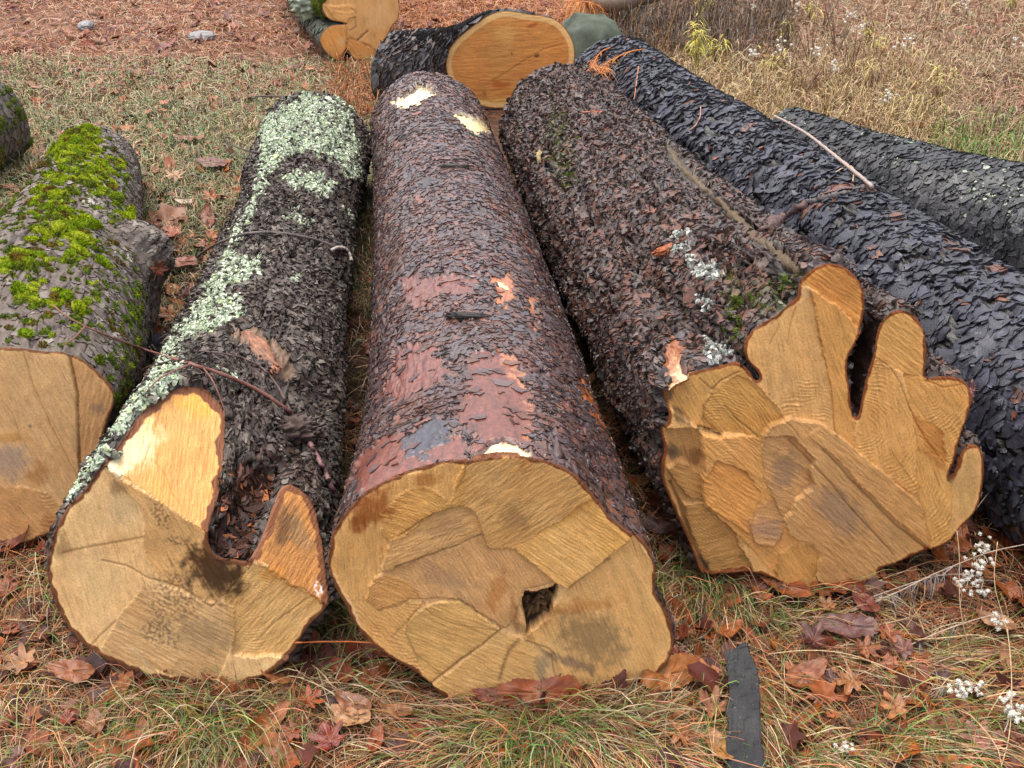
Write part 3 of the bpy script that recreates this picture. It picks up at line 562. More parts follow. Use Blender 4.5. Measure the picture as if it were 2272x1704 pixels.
# ================================================================ LOG B (moss, left)
oB = B1([(0,100),(150,105),(300,132),(440,130),(480,150),(570,180),(680,270),(770,360),(805,430),(805,500),(770,600),(740,680),(720,760),(690,850),(650,950),(610,1060),(540,1180),(480,1280),(390,1400),(310,1440),(220,1470),(100,1500),(0,1510),(-200,1500),(-420,1380),(-560,1150),(-600,850),(-540,500),(-400,250),(-200,130)])
oBs = chaikin(oB, 1); gB = ground(20, 1225, -.01); nB = norm(np.array([.16, -1, .12])); plB = (gB, nB)
pB = [dict(poly=oB, h=0, ang=60, saw=('l', 62, 10, .4)),
 dict(poly=B1([(485,150),(850,200),(850,800),(560,1080),(560,700),(545,420)]), h=-10, tilt=(-3, 0), ang=100, col=S(196,142,90), saw=('l', 104, 12, .5)),
 dict(poly=B1([(-200,1100),(150,1080),(350,1120),(500,1280),(200,1500),(-200,1500)]), h=4, ang=50, col=S(200,146,90), saw=('a', b1(B1, 330, 1000), 9, .9))]
bB = [blot(B1, 3.19, 70, 900, 150, 160, 0, S(182,154,132), .8), blot(B1, 3.19, 60, 740, 180, 45, 0, S(206,148,74), .6), blot(B1, 3.19, 215, 655, 16, 16, 0, S(120,110,96), .9), blot(B1, 3.19, 700, 540, 70, 60, -30, S(150,118,96), .7), blot(B1, 3.19, 270, 1000, 110, 90, -40, S(190,124,62), .6), blot(B1, 3.19, 350, 1340, 70, 90, 20, S(170,100,50), .6), blot(B1, 3.19, 200, 300, 200, 150, 60, S(222,178,118), .4)]
lB = [(B1([(160,130),(240,380),(360,640),(560,1040)]), S(170,120,68), 1.5, 2), (B1([(490,160),(545,420),(555,700),(570,1060)]), S(120,82,44), 3, 5), (B1([(20,470),(90,560),(150,760)]), S(180,128,74), 1.4, 1)]
fB = make_surf(plB, S(232,184,128), pB, bB, lB, oBs, rim=5, rimcol=S(130,84,52), fibre=66, seed=4)
paintB = [(Z1([(500,1180),(600,1230),(640,1330),(590,1300),(520,1230)]), S(190,182,168), .6, 0, 1, 1), (Z1([(670,1490),(760,1530),(800,1600),(760,1640),(700,1560)]), S(190,182,168), .6, 0, 1, .8),
 (Z1([(730,1020),(770,1080),(760,1140),(720,1130)]), S(190,182,168), .6, 0, 1, .8), (Z1([(420,700),(560,640),(600,640),(660,760),(560,720),(440,740)]), S(80,68,66), .7, 1, 0, 1)]
B = build_log('sawn_log', 'bright moss covered grey log at the left edge, its pale butt toward us', (gB[0], gB[1]), (-1.60, 3.66), .30, .15, oBs, fB, plB, tau=.3, disp=(.006, .03, .14), crack=(.005, .05, .25, 0), colA=S(104,88,78), colB=S(132,116,104), seed=4, mat=M_bark_dull, paint=paintB, NS=560, NT=420, furrow=.8, bulges=[((-1.17, 2.66, .22), (.13, .10, .13), (.095, -.02, .05)), ((-1.17, 2.56, .10), (.10, .13, .10), (.05, -.03, .0))])
cut_face(B.root, oBs, fB, 2.4)

# ================================================================ logs A, F, G (no sawn end in view)
A = build_log('sawn_log', 'grey mossy log at the upper left edge, behind the bright moss log', (-2.38, 3.05), (-2.19, 4.05), .23, .20, disp=(.005, .03, .08), colA=S(104,94,86), colB=S(84,76,70), seed=5, mat=M_bark_dull, NS=300, NT=150)
F = build_log('sawn_log', 'long log in big slate-grey bark scales running behind the fluted log to the right edge', (1.575, 1.0), (.44, 4.42), .25, .205, disp=(.011, .045, .14), crack=(.008, .08, .3, 0), lumpy=.014, colA=S(84,58,48), colB=S(60,54,56), seed=6, mat=M_bark_wet, bare=.2, NS=460, NT=420, tdense=1.1, cscale=.12)
G = build_log('sawn_log', 'blackest log, flecked with pale lichen dots, at the right edge farthest right', (2.66, 1.74), (.97, 3.5), .255, .20, disp=(.006, .035, .06), colA=S(44,40,40), colB=S(58,54,54), seed=7, mat=M_black, bare=.18, lumpy=.03, NS=420, NT=380, tdense=1., bend=(.02, .015))

# ================================================================ logs H, I (background)
oH = H1([(700,330),(760,240),(860,160),(960,90),(1060,60),(1200,85),(1340,100),(1420,150),(1480,240),(1497,330),(1480,440),(1390,560),(1250,640),(1080,668),(950,665),(820,620),(730,530),(697,430)])
oHs = chaikin(oH, 2); gH = ground(1095, 243, -.01); nH = norm(np.array([.12, -1, .05])); plH = (gH, nH)
pH = [dict(poly=oH, h=0, ang=-4, saw=('l', -5, 3.5, .5))]
bH = [blot(H1, 2.76, 1040, 340, 110, 160, 10, S(200,146,84), .5), blot(H1, 2.76, 1060, 220, 80, 70, 40, S(226,170,100), .6), blot(H1, 2.76, 1260, 343, 22, 12, 0, S(100,60,30), .9), blot(H1, 2.76, 1020, 520, 70, 25, 0, S(176,84,36), .7), blot(H1, 2.76, 1230, 155, 50, 14, -20, S(170,84,30), .8), blot(H1, 2.76, 1105, 330, 6, 12, 0, S(110,60,30), .9), blot(H1, 2.76, 1030, 620, 90, 30, 0, S(226,178,100), .8)]
lH = [(H1([(990,490),(1060,450),(1150,390),(1300,300),(1420,270)]), S(130,78,36), 1.3, 1), (H1([(770,470),(900,490),(1000,500)]), S(140,84,40), .9, 1)]
fH = make_surf(plH, S(210,146,80), pH, bH, lH, oHs, rim=1.8, rimcol=S(110,74,50), fibre=-4, seed=8, fscale=(60, 3), soft=.4)
_f = fH
def fH(uv):
    P, c = _f(uv); d, _ = distpoly(uv, oHs); g = (sstep(-d, -15, -12)*(1-sstep(-d, -3, -2)))[:, None]
    return P, c*(1-g*.8)+S(248, 206, 140)*g*.8
H = build_log('sawn_log', 'short log with a smooth oval orange-tan sawn end, lying across behind the far ends', (gH[0], gH[1]), (-.56, 4.74), .19, .165, oHs, fH, plH, tau=.12, disp=(.006, .025, .05), colA=S(70,62,62), colB=S(100,88,82), seed=8, mat=M_bark_wet, NS=300, NT=160, tdense=1.)
cut_face(H.root, oHs, fH, 1.8)
oI = I1([(300,90),(335,190),(400,245),(480,265),(600,285),(590,300),(480,300),(380,320),(300,400),(268,490),(300,570),(380,680),(480,748),(530,745),(570,650),(600,590),(620,620),(690,735),(800,765),(910,768),(1000,740),(1040,600),(1080,480),(1120,400),(1160,320),(1230,250),(1252,150),(1245,0),(1200,-170),(1050,-320),(800,-380),(550,-300),(380,-140),(310,0)])
oIs = chaikin(oI, 1); gI = ground(830, 138, -.01); nI = norm(np.array([.25, -1, .1])); plI = (gI, nI)
pI = [dict(poly=oI, h=0, ang=85, saw=('l', 85, 5, .3)), dict(poly=I1([(268,490),(300,380),(400,300),(600,300),(620,500),(600,600),(500,760),(300,600)]), h=12, ang=60, col=S(214,146,76), edge=.3),
 dict(poly=I1([(600,600),(620,450),(900,560),(930,640),(1040,600),(1000,760),(700,760)]), h=-6, ang=50, col=S(206,138,72)), dict(poly=I1([(320,60),(480,260),(620,290),(720,200),(700,60)]), h=8, ang=10, col=S(216,160,96), edge=.2)]
bI = [blot(I1, 5.5, 1000, 180, 220, 200, 20, S(226,180,126), .6), blot(I1, 5.5, 540, 500, 60, 60, 0, S(220,180,130), .6)]
lI = [(I1([(600,300),(640,230),(710,210),(720,330),(640,380)]), S(130,86,50), 1.2, 4), (I1([(740,495),(800,440),(860,385)]), S(110,86,64), 2, 6), (I1([(660,100),(720,160)]), S(130,90,60), 1, 2), (I1([(600,300),(600,450),(600,600)]), S(170,112,60), 1.2, 3)]
fI = make_surf(plI, S(218,166,104), pI, bI, lI, oIs, rim=1.6, rimcol=S(140,90,55), fibre=80, seed=9, fscale=(40, 4), soft=.4)
I = build_log('sawn_log', 'lobed knotted log end facing us at the top edge, left of the others', (gI[0], gI[1]), (-1.25, 6.6), .27, .22, oIs, fI, plI, tau=.3, disp=(.006, .03, .06), colA=S(86,82,74), colB=S(110,116,98), seed=9, mat=M_bark_dull, NS=300, NT=140, tdense=1.)
cut_face(I.root, oIs, fI, 2.)

# ================================================================ bark scales, lichen, moss
sc = S
def recolor(lg, mask, c):
    m = mask[..., None]; lg.col = lg.col*(1-m)+c*m; a = lg.bark.data.color_attributes['Col']; b_ = np.ones((lg.col[..., 0].size, 4), np.float32); b_[:, :3] = lg.col.reshape(-1, 3); a.data.foreach_set('color', b_.ravel())
lp = [(T(0,0,2.765,[(1590,740),(1700,680),(1800,620),(1900,570),(2000,600),(2120,700),(2212,900),(2140,1030),(2000,960),(1900,930),(1740,960),(1600,1100)]), 1), (T(0,0,2.765,[(1740,1080),(1850,1060),(2050,1120),(2050,1180),(1930,1190),(1780,1150)]), 1),
 (T(0,0,2.765,[(1600,1000),(1740,970),(1640,1100),(1560,1300),(1440,1500),(1400,1660),(1340,1660),(1450,1400),(1560,1200)]), .9), (T(0,0,2.765,[(1740,1320),(1840,1320),(1900,1370),(1840,1380)]), 1), (T(0,0,2.765,[(2080,1010),(2200,1000),(2212,1100),(2100,1090)]), .9),
 (Z4([(1400,80),(1600,60),(1600,130),(1480,200),(1300,290),(1500,320),(1500,430),(1380,480),(1200,520),(1050,660),(950,720),(1080,560),(1250,300)]), 1), (Z4([(1000,680),(1140,700),(1000,860),(840,1050),(700,1180),(560,1400),(400,1600),(370,1620),(520,1300),(700,1080),(900,820)]), .95),
 (Z4([(1740,180),(1830,180),(1800,210)]), 1), (Z4([(1320,740),(1420,760),(1440,810),(1340,800)]), 1), (Z8([(640,590),(720,590),(830,640),(820,690),(720,670)]), .9), (Z8([(620,100),(700,150),(880,200),(900,240),(780,210),(640,150)]), 1), (Z8([(560,240),(640,250),(620,280)]), 1), (Z8([(720,890),(780,960),(760,990)]), .9)]
lm = polymask(C, lp, 12)*sstep(fbm(C.P/.03+5, 5, .75), -.2, .02)
recolor(C, lm*.75, S(160,172,148))
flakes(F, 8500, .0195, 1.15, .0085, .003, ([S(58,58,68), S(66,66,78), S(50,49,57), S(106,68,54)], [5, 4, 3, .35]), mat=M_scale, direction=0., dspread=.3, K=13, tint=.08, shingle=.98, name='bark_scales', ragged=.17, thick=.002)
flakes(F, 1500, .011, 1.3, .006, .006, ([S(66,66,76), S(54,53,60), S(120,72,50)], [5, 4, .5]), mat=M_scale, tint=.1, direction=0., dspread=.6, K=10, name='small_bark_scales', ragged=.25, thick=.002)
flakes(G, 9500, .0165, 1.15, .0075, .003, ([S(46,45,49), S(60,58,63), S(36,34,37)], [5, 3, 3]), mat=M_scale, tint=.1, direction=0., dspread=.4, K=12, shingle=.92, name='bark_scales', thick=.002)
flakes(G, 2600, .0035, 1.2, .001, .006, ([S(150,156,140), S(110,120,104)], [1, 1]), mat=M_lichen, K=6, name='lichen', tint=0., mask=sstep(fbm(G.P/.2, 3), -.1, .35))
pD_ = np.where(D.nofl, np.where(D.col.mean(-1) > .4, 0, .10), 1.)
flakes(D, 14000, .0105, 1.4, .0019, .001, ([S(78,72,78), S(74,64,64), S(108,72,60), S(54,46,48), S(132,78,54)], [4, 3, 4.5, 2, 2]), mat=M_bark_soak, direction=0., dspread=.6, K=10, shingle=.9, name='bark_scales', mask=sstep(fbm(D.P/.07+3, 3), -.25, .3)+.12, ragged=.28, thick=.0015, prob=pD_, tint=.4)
flakes(D, 7000, .0048, 1.8, .0025, .0012, ([S(84,80,88), S(124,82,70), S(60,54,56)], [4, 2, 2]), mat=M_bark_soak, direction=0., dspread=.7, K=7, name='small_bark_scales', ragged=.3, thick=.001)
flakes(C, 13000, .0125, .75, .0034, .0012, ([S(96,86,80), S(124,112,102), S(82,62,54), S(62,54,50), S(150,140,128)], [4, 2.4, 3, 2, .7]), mat=M_bark_dull, direction=0., dspread=.5, K=10, shingle=.95, name='bark_scales', ragged=.3, thick=.0015)
flakes(C, 6000, .006, .8, .006, .004, ([S(96,86,80), S(130,118,106), S(82,62,54)], [4, 2, 3]), mat=M_bark_dull, direction=0., dspread=.8, K=8, name='small_bark_scales', ragged=.3, thick=.001)
flakes(E, 14000, .013, .75, .0031, .0012, ([S(98,80,72), S(84,78,82), S(122,74,56), S(66,54,50), S(124,110,100)], [4, 2.4, 4, 2, 1]), mat=M_bark_wet, direction=0., dspread=.5, K=10, shingle=.95, name='bark_scales', ragged=.3, thick=.0015)
flakes(E, 7000, .006, .8, .006, .004, ([S(104,90,84), S(84,80,86), S(112,74,60)], [4, 2, 3]), mat=M_bark_wet, direction=0., dspread=.8, K=8, name='small_bark_scales', ragged=.3, thick=.001)
flakes(B, 6500, .010, 1.2, .003, .001, ([S(118,108,102), S(92,80,74), S(150,142,132)], [4, 3, 1]), mat=M_bark_dull, direction=0., dspread=1.2, K=8, name='bark_scales', mask=sstep(B.uv[..., 0], 170, 280)+.1, thick=.0015)
flakes(A, 1500, .014, 1.3, .004, .001, ([S(120,112,104), S(92,84,76)], [1, 1]), mat=M_bark_dull, K=8, name='bark_scales')
flakes(H, 2600, .016, 1.8, .018, .003, ([S(92,90,98), S(70,66,70), S(104,84,72)], [4, 3, 2]), mat=M_bark_wet, K=8, direction=0., name='bark_scales', ragged=.3)
flakes(I, 700, .016, 1.3, .006, .002, ([S(110,120,104), S(80,76,70)], [1, 1]), mat=M_bark_dull, K=8, name='bark_scales')
# debris in the notch of log C and rotten wood chips
nm = polymask(C, [(C1([(880,830),(950,560),(1000,480),(1180,540),(1190,700),(1100,920),(1060,975),(900,930)]), 1)], 4)
flakes(C, 420, .0075, 2.2, .008, .003, ([S(66,40,30), S(92,52,36), S(170,100,56), S(46,30,24)], [5, 3, .6, 4]), tint=0., mat=M_bark_dull, K=7, name='bark_debris', mask=nm, prob=np.ones(C.P.shape[:2]), dspread=3)
# lichen on C
flakes(C, 20000, .0036, 1.2, .0022, .0045, ([S(170,182,156), S(192,200,178), S(144,158,132), S(166,176,132), S(204,208,192)], [5, 3, 3, 1.5, 2]), mat=M_lichen, K=8, name='lichen', mask=lm, tint=0., ragged=.35, thick=.001, dspread=3)
em = polymask(E, [(E1([(250,40),(400,60),(440,140),(380,180),(280,160)]), 1), (E1([(300,270),(380,300),(380,370),(320,340)]), 1), (E1([(320,520),(400,560),(520,620),(480,680),(360,680)]), 1), (H1([(2040,1450),(2212,1400),(2212,1560),(2080,1560)]), .35)], 8)*sstep(fbm(E.P/.012+5, 3), -.1, .2)
flakes(E, 700, .0036, 1.3, .002, .006, ([S(140,142,136), S(176,178,170)], [1, 1]), mat=M_lichen, K=7, name='lichen', tint=0., mask=em, dspread=3)
def moss(lg, mask, n, rad, tufts, cols, name='moss', spike=.0045):
    P, N = lg.P, lg.N; wt = mask.copy(); wt[0] = 0; wt[-1] = 0
    dA = np.linalg.norm(np.roll(P, -1, 1)-P, axis=-1); dT = np.linalg.norm(np.gradient(P, axis=0), axis=-1)
    cw = np.cumsum((wt*dA*dT).ravel()); pk = np.searchsorted(cw, rng.random(n)*cw[-1]); NS = P.shape[1]
    c = samp(P, pk//NS+rng.random(n), pk % NS+rng.random(n)); nn = N[pk//NS, pk % NS]
    r = rad*np.exp(rng.normal(0, .4, n)); nt_ = np.maximum((tufts*(r/rad)**2).astype(int), 8)
    ci = np.repeat(np.arange(n), nt_); m = len(ci)
    d = norm(rng.normal(size=(m, 3))); d = d*np.sign((d*nn[ci]).sum(-1))[:, None]
    nd = (d*nn[ci]).sum(-1)[:, None]; d2 = norm(d+nn[ci]*.35)
    b = c[ci]+(d-nn[ci]*nd*.42)*r[ci][:, None]*(.96+.1*rng.random((m, 1)))
    s = spike*(.6+.8*rng.random(m))[:, None]; tng = norm(np.cross(d2, rng.normal(size=(m, 3)))); bt = np.cross(d2, tng)
    V = np.stack([b-d2*s*.6+tng*s*.45, b-d2*s*.6-tng*s*.45, b+d2*s*.75+bt*s*.4], 1).reshape(-1, 3)
    pal, pw = cols; pi = rng.choice(len(pal), n, p=np.array(pw)/sum(pw)); cc = np.array(pal)[pi][ci]*(1+rng.normal(0, .2, (m, 1)))
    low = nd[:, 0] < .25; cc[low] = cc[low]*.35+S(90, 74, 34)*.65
    cc = np.repeat(cc, 3, 0)
    F1 = np.arange(m*3).reshape(-1, 3)
    # solid cushion under the tufts
    K = 7; a = np.linspace(0, 2*np.pi, K, endpoint=False); tg = norm(np.cross(nn, [0.3, .2, 1.])); bg_ = np.cross(nn, tg)
    rings = [(1.0, -.25), (.93, .2), (.55, .5), (.05, .6)]
    VV = []
    for q, hgt in rings: VV.append(c[:, None]+(tg[:, None]*np.cos(a)[None, :, None]+bg_[:, None]*np.sin(a)[None, :, None])*(q*r)[:, None, None]*(.9+.2*rng.random((n, K, 1)))+nn[:, None]*(hgt*r*.92)[:, None, None])
    VV = np.stack(VV, 1).reshape(-1, 3); base = (np.arange(n)*4*K)[:, None, None]+(np.arange(3)*K)[None, :, None]; k = np.arange(K); kn = (k+1) % K
    F2 = np.stack([base+k, base+kn, base+K+kn, base+K+k], -1).reshape(-1, 4)+m*3
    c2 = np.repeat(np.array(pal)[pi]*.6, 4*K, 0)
    return mesh_obj(name, np.vstack([V, VV]), [F1, F2], M_moss, lg.root, np.vstack([cc, c2]), smooth=False)
mp = [(Z1([(440,780),(560,770),(640,850),(620,950),(760,1000),(740,1100),(640,1050),(700,1130),(660,1200),(560,1200),(480,1100),(400,1080),(380,980),(260,900)]), 1), (Z1([(240,1300),(420,1280),(560,1340),(590,1440),(480,1600),(400,1560),(260,1500),(180,1460),(200,1380)]), 1), (Z1([(200,1150),(430,1160),(430,1290),(260,1280),(180,1240)]), 1), (Z1([(0,1660),(0,1600),(130,1530),(320,1600),(310,1640),(150,1659)]), 1),
 (Z1([(280,1080),(480,1060),(500,1150),(380,1160)]), .8), (Z1([(680,1200),(740,1200),(740,1260),(690,1250)]), 1), (Z1([(670,1300),(730,1300),(740,1380),(690,1370)]), 1), (Z1([(750,1290),(830,1300),(800,1330),(750,1310)]), .9), (Z1([(380,730),(470,730),(480,780),(380,790)]), .9), (Z1([(640,660),(670,660),(670,700),(640,690)]), 1),
 (Z4([(0,60),(200,20),(320,90),(300,120),(180,90),(90,120),(0,180)]), 1), (Z4([(80,290),(180,240),(260,190),(270,210),(180,280),(260,350),(200,370),(90,340)]), 1), (Z4([(390,30),(480,0),(540,70),(520,95),(440,90)]), 1), (Z4([(320,270),(400,250),(420,290),(360,360),(290,350)]), .8), (Z4([(400,380),(500,330),(500,380),(430,410)]), .9), (Z4([(600,90),(680,90),(690,130),(640,140)]), .8), (Z4([(540,210),(600,220),(580,260)]), 1), (Z4([(100,500),(180,500),(180,540),(110,540)]), .9), (Z4([(540,680),(640,640),(650,720),(570,730)]), 1), (Z4([(260,400),(330,380),(300,430)]), .8), (Z4([(580,380),(640,400),(620,440)]), .9)]
mmB = polymask(B, mp, 9)*sstep(fbm(B.P/.028+9, 4, .65), -.34, -.05)
mm2 = polymask(B, [(Z1([(100,1659),(0,1659),(0,1300),(300,850),(440,700),(640,820),(780,940),(800,1100),(700,1659)]), 1), (Z4([(0,0),(840,0),(880,330),(780,850),(700,1000),(640,800),(560,640),(400,600),(0,600)]), 1)], 6)*sstep(fbm(B.P/.03+19, 3), .02, .2)
mm2 = np.maximum(mm2, polymask(B, [(Z4([(780,200),(880,330),(860,600),(780,900),(700,1000),(690,880),(720,700),(720,500),(760,350)]), 1)], 6)*sstep(fbm(B.P/.03+29, 3), -.3, 0))
yg = ([S(146,160,28), S(120,142,24), S(166,176,48), S(98,110,32), S(112,92,36)], [5, 4, 2.5, 2.5, 1.5])
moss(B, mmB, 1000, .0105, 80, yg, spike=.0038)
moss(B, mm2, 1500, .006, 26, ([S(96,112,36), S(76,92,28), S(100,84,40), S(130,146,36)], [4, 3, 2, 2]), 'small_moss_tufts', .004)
moss(A, sstep(fbm(A.P/.08+3, 3), -.05, .2)*A.face, 350, .012, 30, ([S(84,96,36), S(96,104,44), S(110,98,52)], [3, 2, 1]), 'moss')
moss(E, polymask(E, [(E1([(480,80),(560,200),(570,520),(520,560),(470,400),(460,200)]), 1), (E1([(640,200),(900,130),(900,260),(740,380),(640,330)]), .6), (H1([(1340,560),(1480,760),(1520,1100),(1420,1180),(1330,900)]), .35)], 10)*sstep(fbm(E.P/.03+9, 3), -.1, .2), 1100, .0035, 10, ([S(96,108,44), S(80,92,38), S(112,110,60)], [3, 3, 1]), 'moss', .003)
moss(I, polymask(I, [(T(660,0,5.53,[(200,-80),(360,-60),(330,60),(300,200),(220,150)]), 1)], 3), 60, .012, 30, ([S(96,106,40)], [1]), 'moss')

# ================================================================ ground
def gz(x, y):
    p = np.stack([x, y, np.zeros_like(x)], -1)
    return .035*fbm(p/.9+4, 3)+.012*fbm(p/.16+9, 3)-.012
def seg_d(x, y, x0, y0, x1, y1):
    dx, dy = x1-x0, y1-y0; t = np.clip(((x-x0)*dx+(y-y0)*dy)/(dx*dx+dy*dy), 0, 1)
    return np.hypot(x-x0-t*dx, y-y0-t*dy), t
def beyond(x, y):
    "True outside every log footprint"
    ok = np.ones(x.shape, bool)
    for (x0, y0, x1, y1, r0, r1) in OCC:
        L = math.hypot(x1-x0, y1-y0); s = ((x-x0)*(x1-x0)+(y-y0)*(y1-y0))/L
        d, t = seg_d(x, y, x0, y0, x1, y1)
        ok &= ~((d < (r0+(r1-r0)*t)*.55) & (s > .03) & (s < L))
    return ok
gx = np.r_[-np.geomspace(60, 3.1, 30), np.arange(-3, 3.001, .025), np.geomspace(3.1, 60, 30)]
gy = np.r_[-np.geomspace(20, .5, 20), np.arange(-.4, 7.5, .025), np.geomspace(7.6, 80, 40)]
X, Y = np.meshgrid(gx, gy); Zg = gz(X, Y)
V = np.stack([X, Y, Zg], -1); ny, nx = X.shape
i = np.arange(ny-1)[:, None]*nx; j = np.arange(nx-1)[None]
Fg = np.stack([i+j, i+j+1, i+nx+j+1, i+nx+j], -1).reshape(-1, 4)
nb = fbm(V.reshape(-1, 3)/.35+2, 4)[:, None]; nb2 = fbm(V.reshape(-1, 3)/.06+2, 3)[:, None]
cg = S(52, 36, 26)*(1+.5*nb+.4*nb2); far_ = sstep(Y.ravel(), 3.5, 6)[:, None]; cg = cg*(1-far_)+S(120, 86, 66)*(1+.3*nb+.3*nb2)*far_
gnd = mesh_obj('ground', V.reshape(-1, 3), [Fg], M_soil, None, cg); tag(gnd, kind='structure')
SURF.append((V.reshape(-1, 3), Fg))
allV = []; allF = []; off = 0
for v, f in SURF: allV.append(v); allF.append(f+off); off += len(v)
allV = np.vstack(allV); allF = np.vstack(allF)
BV = BVHTree.FromPolygons(allV.tolist(), allF.tolist())
def hit(u, v, lift=0.):
    d = Vector(norm(ray(np.array([[u, v]]))[0])); h = BV.ray_cast(Vector(CAM), d)
    if h[0] is None: p = ground(u, v); return np.array(p), np.array([0, 0, 1.])
    n = np.array(h[1]); n = n if n@np.array(d) < 0 else -n
    return np.array(h[0])+n*lift, n

# ================================================================ grass, needles, litter
def scr(n, u0, u1, v0, v1, pw=1.):
    u = rng.uniform(u0, u1, n); v = v0+(v1-v0)*rng.random(n)**pw
    P = onplane(np.stack([u, v], -1), np.zeros(3), np.array([0, 0, 1.])); return u, v, P[:, 0], P[:, 1]
def ribbons(x, y, head, length, rise, curl, width, col, K=5, zb=None, roll=None):
    n = len(x); s = np.linspace(0, 1, K+1)[None]
    a = head[:, None]+curl[:, None]*s; ds = length[:, None]/K
    hx = x[:, None]+np.cumsum(np.cos(a)*ds, 1)-np.cos(a[:, :1])*ds; hy = y[:, None]+np.cumsum(np.sin(a)*ds, 1)-np.sin(a[:, :1])*ds
    z0 = gz(hx, hy) if zb is None else gz(hx, hy)+zb[:, None]
    z = z0+rise[:, None]*np.sin(np.pi*np.minimum(s*.92+.02, 1))*(1+.15*np.sin(7*s+x[:, None]*90))
    w = width[:, None]*(1-s**2.2*.85)*.5
    rl = rng.uniform(-1, 1, n)[:, None] if roll is None else roll[:, None]
    px = -np.sin(a)*w*np.cos(rl); py = np.cos(a)*w*np.cos(rl); pz = w*np.sin(rl)
    V = np.stack([np.stack([hx+px, hy+py, z+pz], -1), np.stack([hx-px, hy-py, z-pz], -1)], 2).reshape(n, -1, 3)
    b = (np.arange(n)*(2*(K+1)))[:, None]; k = np.arange(K)*2
    F = np.stack([b+k, b+k+1, b+k+3, b+k+2], -1).reshape(-1, 4)
    c = np.repeat(col[:, None], 2*(K+1), 1)
    return V.reshape(-1, 3), F, c.reshape(-1, 3)
def join(parts):
    V, F, Cc, o = [], [], [], 0
    for v, f, c in parts: V.append(v); F.append(f+o); Cc.append(c); o += len(v)
    return np.vstack(V), np.vstack(F), np.vstack(Cc)
def pick(pal, w, n, j=.16):
    c = np.array(pal)[rng.choice(len(pal), n, p=np.array(w)/sum(w))]; return c*(1+rng.normal(0, j, (n, 1)))
tan, straw, orange, green, dgreen, brown, pink, grey, needle = S(166,138,104), S(190,168,130), S(184,120,70), S(98,120,50), S(70,96,56), S(110,78,54), S(182,120,92), S(140,128,112), S(172,100,56)
G_ = []
def zone(n, u0, u1, v0, v1, keep=None, pw=1.):
    u, v, x, y = scr(n, u0, u1, v0, v1, pw); m = beyond(x, y)
    if keep is not None: m &= keep(u, v)
    return u[m], v[m], x[m], y[m]
def grass(n, u0, u1, v0, v1, pal, pw_, ln, rise, wd, head=None, hs=3., K=4, keep=None, curl=1.2, pw=1., clump=0, gp=0.):
    u, v, x, y = zone(n, u0, u1, v0, v1, keep, pw); n = len(x)
    if not n: return
    if clump:
        m = noise(np.stack([x/clump, y/clump, np.full(n, gp+.5)], -1)) > rng.normal(.05, .18, n); u, v, x, y = u[m], v[m], x[m], y[m]; n = len(x)
    h0 = 4.5*noise(np.stack([x/.13, y/.13, np.full(n, 3.3)], -1)) if head is None else head
    h = h0+rng.normal(0, hs, n); L = ln*np.exp(rng.normal(0, .35, n))
    dist = np.hypot(np.hypot(x, y), CAMH); W = np.maximum(wd, dist*.00062)*np.exp(rng.normal(0, .2, n))
    G_.append(ribbons(x, y, h, L, rise*np.exp(rng.normal(0, .5, n)), rng.normal(0, curl, n), W, pick(pal, pw_, n), K, zb=rng.random(n)*rise*.4))
# foreground mat
grass(13000, -250, 2520, 1050, 2100, [tan, straw, orange, brown, pink], [3, 3, 3, 4, 2], .14, .010, .0018, hs=.8, K=6, pw=1.2)
grass(7000, -250, 2520, 1050, 2100, [tan, straw, brown, S(90,62,44)], [3, 3, 4, 3], .09, .014, .0015, hs=3, K=5, curl=2)
grass(2200, -250, 2520, 1050, 2100, [green, dgreen, S(130,140,66)], [3, 3, 2], .09, .020, .0020, hs=.8, K=5, clump=.2, gp=0)
# between the logs and to the left
grass(9000, -200, 1500, 420, 1150, [tan, grey, brown, dgreen, green], [3, 2, 4, 3, 2], .06, .02, .0013, hs=3, K=4)
grass(5000, 300, 620, 260, 900, [tan, straw, dgreen, green, grey], [3, 2, 3, 2, 2], .06, .022, .0014, hs=3, K=4)
grass(5000, 760, 900, 150, 700, [tan, brown, dgreen], [2, 3, 2], .05, .02, .0014, hs=3, K=4)
# the green-grey band behind
grass(26000, -200, 900, 130, 480, [straw, tan, grey, S(140,152,104), S(112,138,84), S(170,126,90)], [4, 3, 3, 5, 5, 2], .055, .022, .0016, hs=3, K=3)
# rust red litter at upper left
grass(24000, -200, 1350, -260, 210, [S(176,124,90), S(152,98,74), S(192,156,124), S(130,82,66), S(160,144,118)], [4, 4, 4, 3, 3], .075, .015, .0016, hs=3, K=3)
# right-hand slope: straw, pinkish tan, olive
grass(52000, 1280, 2600, -260, 460, [straw, tan, S(176,134,104), S(156,112,86), S(140,142,96), S(118,102,84)], [4, 4, 4, 4, 2.5, 3], .08, .03, .0016, hs=3, K=3)
grass(4500, 1400, 2100, 150, 330, [S(196,168,112), S(170,156,96), straw, S(160,124,90)], [3, 1, 3, 3], .12, .06, .0018, hs=1.2, head=-1.3, K=5)
grass(3500, 2050, 2500, 250, 420, [S(96,130,50), S(120,150,70), S(150,150,90)], [3, 2, 2], .07, .05, .0016, hs=1, head=-1.2, K=4, clump=.2)
grass(6000, 1350, 1760, -60, 130, [S(120,98,82), S(100,90,80), S(140,104,70)], [3, 3, 2], .07, .08, .002, hs=3, K=4)
